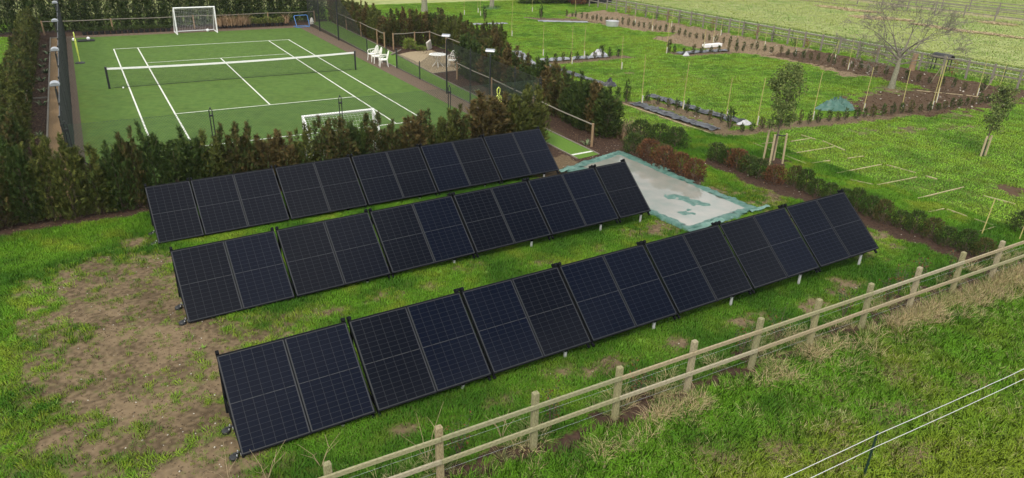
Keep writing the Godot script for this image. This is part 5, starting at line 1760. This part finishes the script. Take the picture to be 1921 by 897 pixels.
	# membrane sheets
	for s in [["black crumpled membrane strip along the long pale boards", [Vector2(16.35, 13.2), Vector2(16.3, 15.5), Vector2(16.5, 18.7)], 0.62, 0.16, M.membrane], ["black crumpled membrane strip on the cane side of seedlings", [Vector2(18.15, 12.2), Vector2(18.3, 15.5), Vector2(18.6, 18.6)], 0.6, 0.18, M.membrane],
		["grey membrane strip behind a row of seedlings", [Vector2(18.0, 1.6), Vector2(20.5, 1.75), Vector2(23.2, 1.85)], 0.85, 0.12, M.membrane_grey], ["dark membrane strip running toward the hedge lawn", [Vector2(17.4, 3.2), Vector2(17.5, 6.0), Vector2(17.6, 9.3)], 0.5, 0.16, M.membrane],
		["grey membrane on the hedge side of the lawn", [Vector2(18.3, -2.0), Vector2(17.4, 0.8), Vector2(16.0, 4.6)], 0.7, 0.1, M.membrane_grey], ["grey membrane strip beside the white trough", [Vector2(28.6, 3.0), Vector2(31.0, 2.9), Vector2(32.9, 3.3)], 0.7, 0.14, M.membrane], ["far grey membrane behind the taller yew", [Vector2(21.5, -14.6), Vector2(24.6, -14.2)], 0.7, 0.08, M.membrane_grey], ["farthest grey membrane sheet by the pale bed", [Vector2(28.0, -14.6), Vector2(31.9, -12.5)], 0.8, 0.08, M.membrane_grey]]:
		tag(obj("membrane_sheet", crumpled(s[1], s[2], s[3], int(s[1][0].x * 10)), s[4]), s[0], "plastic sheet")
	for s in [["folded pale grey sheet heaped by the seedlings", Vector3(22.9, 0, 1.35), 1.1, 0.42, M.sheet_pale], ["black plastic bundle at the end of the dark strip", Vector3(17.65, 0, 9.45), 0.75, 0.42, M.membrane], ["white and black rubble sack at the membrane corner", Vector3(18.5, 0, 18.5), 0.7, 0.2, M.sheet_pale], ["teal tarpaulin bundle lying on the lawn", Vector3(25.1, 0, 18.35), 1.9, 0.62, M.tarp], ["small grey sack by the white trough", Vector3(28.5, 0, 3.75), 0.45, 0.3, M.sheet_pale]]:
		tag(heap("plastic_bundle", s[1], s[2], s[3], s[4], 0.5), s[0], "plastic bundle")
	# metal tub, white trough, feed trough behind the fence
	var tb := MB.new()
	tb.lathe(Vector3.ZERO, [Vector2(0.0, 0.02), Vector2(0.52, 0.0), Vector2(0.56, 0.42), Vector2(0.58, 0.42), Vector2(0.58, 0.44), Vector2(0.53, 0.44), Vector2(0.5, 0.06), Vector2(0.0, 0.06)], 20)
	var tbo := obj("metal_tub", tb, M.galv)
	tbo.position = Vector3(32.6, 0, -9.9)
	tag(tbo, "round galvanised tub at the edge of the pale bed", "tub")
	var wt := MB.new()
	wt.box(Vector3(0, 0.05, 0), Vector3(1.7, 0.04, 0.36)); wt.box(Vector3(0, 0.14, 0.18), Vector3(1.7, 0.2, 0.03)); wt.box(Vector3(0, 0.14, -0.18), Vector3(1.7, 0.2, 0.03)); wt.box(Vector3(-0.85, 0.14, 0), Vector3(0.03, 0.2, 0.36)); wt.box(Vector3(0.85, 0.14, 0), Vector3(0.03, 0.2, 0.36))
	var wto := obj("white_trough", wt, M.white_gloss)
	wto.position = Vector3(33.0, 0, 1.65)
	wto.rotation.y = 0.05
	tag(wto, "long white trough lying in the pale soil", "trough")
	var ft := thing("feed_trough", "black feed trough on legs behind the weathered fence", "trough", Vector3(40.9, 0, 14.2), PI / 2)
	var fb := MB.new()
	var rows: Array = []
	for i in 11:
		var a := PI * i / 10.0
		var row: Array = []
		for x in [-0.62, -0.55, 0.0, 0.55, 0.62]: row.append(Vector3(x, 0.85 + 0.26 * sin(a) * (0.8 if absf(x) > 0.6 else 1.0), 0.27 * cos(a)))
		rows.append(row)
	fb.grid(rows)
	fb.box(Vector3(0, 0.82, 0), Vector3(1.22, 0.08, 0.54), Basis(), 0.02)
	obj("body", fb, M.rubber, ft)
	for q in [[-0.5, -0.2], [-0.5, 0.2], [0.5, -0.2], [0.5, 0.2]]:
		var l := MB.new()
		l.bar(Vector3(q[0], -0.03, q[1]), Vector3(q[0], 0.82, q[1]), 0.04, 6)
		obj("leg", l, M.rubber, ft)
	var sp := MB.new()
	sp.tube([Vector3(0, -0.05, 0), Vector3(0.02, 0.5, 0), Vector3(0.05, 1.05, 0.02)], [0.2, 0.17, 0.16], 12)
	var spo := obj("tree_stump", sp, M.brown_wood)
	spo.position = Vector3(39.2, 0, 13.35)
	tag(spo, "tall brown stump in front of the weathered fence", "stump")
	# shed at the far end
	var sh := thing("garden_shed", "black boarded shed at the far end of the planted beds", "shed", Vector3(41.6, 0, -26.5))
	for k in 24:
		var mb := MB.new()
		mb.box(Vector3(-2.3 + 0.2 * k, 1.1, 1.6), Vector3(0.19, 2.2, 0.03), Basis(), 0.004)
		obj("board", mb, M.black_board, sh)
	var sb := MB.new()
	sb.box(Vector3(0, 1.1, 0), Vector3(4.7, 2.2, 3.15))
	obj("wall", sb, M.black_board, sh)
	var sr := MB.new()
	sr.box(Vector3(0, 2.3, 0), Vector3(5.1, 0.08, 3.6), Basis(Vector3.RIGHT, 0.08))
	obj("roof", sr, M.black_board, sh)
	# dead stems and saplings by the rail fence
	var r := RandomNumberGenerator.new()
	r.seed = 41
	for s in [[-6.3, 30.9, 1.0], [-5.75, 31.1, 0.8], [-4.9, 31.2, 0.9], [-3.3, 31.9, 1.3], [6.3, 32.0, 0.9], [-1.9, 32.0, 0.7]]:
		var mb := MB.new()
		for k in 4:
			var a := r.randf() * TAU
			var l: float = s[2] * r.randf_range(0.5, 0.85)
			var d := Vector3(cos(a) * 0.45, 1.0, sin(a) * 0.35)
			mb.tube([Vector3(0, -0.02, 0), d * l * 0.5, d * l + Vector3(cos(a) * 0.12, -0.02, sin(a) * 0.1)], [0.005, 0.004, 0.002], 5)
			if k % 2 == 0: mb.tube([d * l * 0.6, d * l * 0.6 + Vector3(sin(a) * 0.14, 0.16, -cos(a) * 0.14)], [0.005, 0.002], 4)
		var o := obj("dry_weed", mb, M.dead_stem)
		o.position = Vector3(s[0], 0, s[1])
		tag(o, "dry bare weed stems growing by the rail fence", "weeds", "dry stems by the rail fence")
	for s in [[7.3, 32.1], [8.9, 32.15], [9.6, 32.0], [10.6, 31.9], [11.6, 32.1], [3.9, 32.1], [-2.8, 32.1], [-1.0, 32.2], [1.0, 32.2], [5.0, 32.1]]:
		var o := thing("fence_sapling", "thin leafy sapling growing through the rail fence line", "sapling", Vector3(s[0], 0, s[1]), 0.0, "saplings in the rail fence line")
		var tr := MB.new()
		var cr := MB.new()
		for k in 6:
			var a := r.randf() * TAU
			var top := Vector3(cos(a) * 0.22, r.randf_range(0.45, 0.85), sin(a) * 0.14)
			tr.tube([Vector3(0, -0.02, 0), top * 0.5 + Vector3(0, 0.06, 0), top], [0.008, 0.005, 0.002], 4)
			for q in 26:
				cr.col = Color(0.05, 0.075, 0.03) * r.randf_range(0.7, 1.5) if r.randf() < 0.75 else Color(0.15, 0.075, 0.035)
				leaf(cr, top * r.randf_range(0.3, 1.05) + Vector3(r.randfn(), r.randfn(), r.randfn()) * 0.05, Vector3(r.randfn(), r.randfn(), r.randfn()).normalized(), 0.06, 0.03, r)
		obj("stem", tr, M.bark, o)
		obj("leaves", cr, M.leaf, o)
	# young saplings of the new hedge under the far fence, bare and russet
	for k in 20:
		var z := -15.0 + k * 1.75 + r.randf_range(-0.4, 0.4)
		var o := thing("hedge_sapling", "thin sapling in the bed against the weathered fence", "sapling", Vector3(38.7 + r.randf_range(-0.4, 0.3), 0, z), 0.0, "saplings under the weathered fence")
		var tr := MB.new()
		var cr := MB.new()
		var hh := r.randf_range(0.7, 1.35)
		tr.tube([Vector3(0, -0.05, 0), Vector3(r.randf_range(-0.08, 0.08), hh, 0)], [0.014, 0.006], 5)
		for q in 10:
			var a := r.randf() * TAU
			tr.tube([Vector3(0, hh * 0.3 + q * hh * 0.06, 0), Vector3(cos(a) * 0.22, hh * 0.3 + q * hh * 0.06 + 0.18, sin(a) * 0.22)], [0.006, 0.003], 3)
		for q in 90:
			cr.col = Color(0.05, 0.07, 0.03) * r.randf_range(0.7, 1.4) if k % 3 else Color(0.2, 0.095, 0.04) * r.randf_range(0.6, 1.2)
			leaf(cr, Vector3(r.randfn() * 0.12, hh * r.randf_range(0.3, 1.0), r.randfn() * 0.12), Vector3(r.randfn(), r.randfn(), r.randfn()).normalized(), 0.09, 0.045, r)
		obj("stem", tr, M.bark, o)
		obj("leaves", cr, M.leaf, o)
	# pale dead grasses and a grey plant in the shrub bed
	var pm := leafmat(0.2)
	pm.albedo_color = srgb(0.36, 0.26, 0.17)
	var pg := tuft_mesh(160, 0.25, 0.3, 0.6, 0.014, 0.9, 55)
	for s in [[12.15, 17.1], [12.6, 17.6], [11.9, 17.9], [12.9, 17.0], [12.3, 18.2]]:
		var o := obj("dead_grass_clump", pg, pm)
		o.position = Vector3(s[0], 0, s[1])
		o.rotation.y = s[0] * 7.0
		tag(o, "pinkish dead grass clump in the shrub bed by the hedge end", "grass clump", "dead grass clumps in the shrub bed")
	kinds["grey"] = [[conifer(0.6, 0.4, 700, 0.08, 930, [Color(0.2, 0.22, 0.2), Color(0.26, 0.28, 0.25), Color(0.17, 0.19, 0.16), Color(0.3, 0.31, 0.28)], 1).mesh(), stems(0.5, 0.2, 930).mesh()]]
	plant("grey", "grey_shrub", "rounded silver grey shrub at the hedge end", "shrub", "", Vector3(12.35, 0, 16.3), 1.0, 1.0)

func heap(called: String, at: Vector3, w: float, h: float, m: Material, stretch: float) -> MeshInstance3D:
	# a bundle of crumpled sheet: a dome of sharp folds
	var nz := FastNoiseLite.new()
	nz.seed = int(at.x * 13); nz.frequency = 1.7; nz.fractal_octaves = 3; nz.fractal_type = FastNoiseLite.FRACTAL_RIDGED
	var mb := MB.new()
	var rows: Array = []
	for j in 15:
		var row: Array = []
		for i in 25:
			var a := TAU * i / 24.0
			var f := j / 14.0
			var rr := w * 0.5 * f * (1.0 + 0.28 * nz.get_noise_2d(cos(a) * 1.1 + 5.0, sin(a) * 1.1))
			var x := cos(a) * rr
			var z := sin(a) * rr * stretch
			var y := h * (1.0 - f * f) * clampf(0.5 + 0.75 * nz.get_noise_2d(x * 1.1 + at.x, z * 1.6), 0.08, 1.3) + 0.012
			row.append(Vector3(x, maxf(y, 0.012), z))
		rows.append(row)
	mb.grid(rows)
	var o := obj(called, mb, m)
	o.position = at
	o.rotation.y = -0.4
	return o

func make_materials() -> void:
	var grain := [Color(0.13, 0.11, 0.065), Color(0.27, 0.235, 0.15), Color(0.38, 0.34, 0.23)]
	M.wood = texmat(ramp_image(256, 0.03, 51, grain, 5, Vector2(4, 1)), 1.7, 0.85, null, 1.0, true)
	M.stake_wood = texmat(ramp_image(256, 0.03, 57, [Color(0.26, 0.21, 0.125), Color(0.36, 0.30, 0.18), Color(0.44, 0.375, 0.24)], 5, Vector2(4, 1)), 1.7, 0.85)
	M.wood2 = texmat(ramp_image(256, 0.03, 52, [Color(0.15, 0.13, 0.085), Color(0.30, 0.268, 0.185), Color(0.41, 0.37, 0.27)], 5, Vector2(1, 5)), 1.6, 0.85)
	M.wood_tints = []
	M.rail_tints = []
	for t in [Color(1, 1, 1), Color(0.93, 0.95, 0.88), Color(0.97, 0.94, 0.9), Color(0.9, 0.93, 0.87)]:
		for q in [[M.wood, M.wood_tints], [M.wood2, M.rail_tints]]:
			var d: StandardMaterial3D = q[0].duplicate()
			d.albedo_color = t
			q[1].append(d)
	M.grey_wood = texmat(ramp_image(256, 0.03, 53, [Color(0.12, 0.11, 0.09), Color(0.19, 0.172, 0.14), Color(0.27, 0.245, 0.2)], 5, Vector2(1, 4)), 1.4, 0.9)
	M.brown_wood = texmat(ramp_image(256, 0.03, 54, [Color(0.16, 0.105, 0.06), Color(0.25, 0.17, 0.10), Color(0.32, 0.23, 0.145)], 5, Vector2(4, 1)), 1.5, 0.9)
	M.palebark = texmat(ramp_image(256, 0.03, 55, [Color(0.13, 0.13, 0.085), Color(0.22, 0.215, 0.15), Color(0.33, 0.32, 0.25)]), 1.2, 0.95)
	M.twig = mat(0.17, 0.15, 0.12, 0.9)
	M.dead_stem = mat(0.34, 0.26, 0.15, 0.9)
	M.rubber = mat(0.016, 0.017, 0.018, 0.55)
	M.black_paint = mat(0.012, 0.014, 0.015, 0.5)
	M.black_wire = mat(0.016, 0.019, 0.018, 0.6)
	M.green_wire = mat(0.02, 0.05, 0.03, 0.5)
	M.black_cord = mat(0.012, 0.02, 0.013, 0.8)
	M.white_cord = mat(0.6, 0.6, 0.6, 0.6)
	M.white_gloss = mat(0.78, 0.78, 0.77, 0.35)
	M.white_plastic = mat(0.74, 0.73, 0.68, 0.4)
	M.line_paint = texmat(ramp_image(256, 0.05, 60, [Color(0.38, 0.42, 0.32), Color(0.60, 0.61, 0.55), Color(0.68, 0.68, 0.63)]), 0.7)
	M.lamp_metal = mat(0.30, 0.32, 0.345, 0.4, 0.5)
	M.lamp_glass = mat(0.10, 0.11, 0.12, 0.1)
	M.galv = mat(0.55, 0.56, 0.57, 0.42, 0.55)
	M.pale_galv = mat(0.42, 0.43, 0.44, 0.5, 0.2)
	M.red = mat(0.45, 0.02, 0.025, 0.4)
	M.blue = mat(0.08, 0.22, 0.52, 0.4)
	M.lime = mat(0.62, 0.70, 0.12, 0.5)
	M.pale_stone = texmat(ramp_image(128, 0.05, 61, [Color(0.45, 0.42, 0.36), Color(0.6, 0.57, 0.5)]), 2.0)
	M.green_plastic = mat(0.008, 0.026, 0.02, 0.45)
	M.cane = texmat(ramp_image(128, 0.04, 62, [Color(0.34, 0.30, 0.11), Color(0.46, 0.41, 0.16)]), 1.0, 0.6)
	M.sleeve = mat(0.5, 0.5, 0.46, 0.6)
	M.black_board = texmat(ramp_image(128, 0.04, 63, [Color(0.015, 0.016, 0.018), Color(0.04, 0.04, 0.042)]), 1.5)
	M.court = texmat(ramp_image(1024, 0.012, 64, [Color(0.053, 0.104, 0.017), Color(0.068, 0.126, 0.021), Color(0.084, 0.146, 0.026)], 7), 0.16, 0.95, bump_image(256, 0.2, 65, 2.0), 0.5)
	M.fake_turf = texmat(ramp_image(512, 0.04, 66, [Color(0.075, 0.145, 0.02), Color(0.105, 0.19, 0.028)], 6), 0.5, 0.95)
	var gb := bump_image(512, 0.12, 67, 8.0)
	M.brown_gravel = texmat(ramp_image(512, 0.035, 68, [Color(0.06, 0.043, 0.03), Color(0.14, 0.10, 0.07), Color(0.25, 0.19, 0.135)], 6), 0.7, 0.95, gb)
	M.dark_gravel = texmat(ramp_image(512, 0.035, 69, [Color(0.04, 0.032, 0.026), Color(0.09, 0.068, 0.05), Color(0.17, 0.125, 0.09)], 6), 0.7, 0.95, gb)
	M.woodchip = texmat(ramp_image(512, 0.07, 70, [Color(0.085, 0.05, 0.024), Color(0.22, 0.145, 0.075), Color(0.36, 0.255, 0.145)], 6), 0.6, 0.95, gb)
	M.sand = texmat(ramp_image(512, 0.03, 72, [Color(0.23, 0.175, 0.10), Color(0.34, 0.27, 0.17), Color(0.43, 0.35, 0.235)], 6), 0.5, 0.95, gb)
	M.track = texmat(ramp_image(512, 0.03, 73, [Color(0.26, 0.20, 0.13), Color(0.36, 0.29, 0.2)]), 0.1)
	M.mud = texmat(ramp_image(512, 0.03, 74, [Color(0.10, 0.085, 0.055), Color(0.17, 0.135, 0.09)]), 0.1)
	M.tarp = texmat(ramp_image(256, 0.03, 75, [Color(0.035, 0.095, 0.076), Color(0.065, 0.14, 0.115), Color(0.12, 0.195, 0.165)]), 0.5, 0.4)
	M.tarp_pale = texmat(ramp_image(256, 0.03, 76, [Color(0.06, 0.155, 0.125), Color(0.11, 0.205, 0.17), Color(0.17, 0.255, 0.22)]), 0.6, 0.45)
	M.membrane = mat(0.028, 0.029, 0.032, 0.3)
	M.membrane_grey = mat(0.16, 0.165, 0.18, 0.4)
	M.sheet_pale = mat(0.42, 0.42, 0.44, 0.45)
	var wa := texmat(ramp_image(512, 0.012, 77, [Color(0.19, 0.225, 0.19), Color(0.255, 0.255, 0.22), Color(0.315, 0.295, 0.255)]), 0.16, 0.04)
	wa.metallic_specular = 0.5
	wa.transparency = BaseMaterial3D.TRANSPARENCY_ALPHA
	wa.albedo_color = Color(1, 1, 1, 0.84)
	M.water = wa
	M.smear = ramp_image(256, 0.02, 78, [Color(0.006, 0.006, 0.006), Color(0.012, 0.012, 0.012), Color(0.03, 0.03, 0.03)], 5, Vector2(4, 1))

func _ready() -> void:
	set_camera_and_light()
	rng.seed = 2024
	make_materials()
	plan_ground()
	build_ground()
	build_court()
	build_fences()
	build_pond()
	make_plants()
	build_hedges()
	build_trees()
	build_panels()
	build_seedlings()
	build_court_things()
	build_lawn_things()
	build_grass()
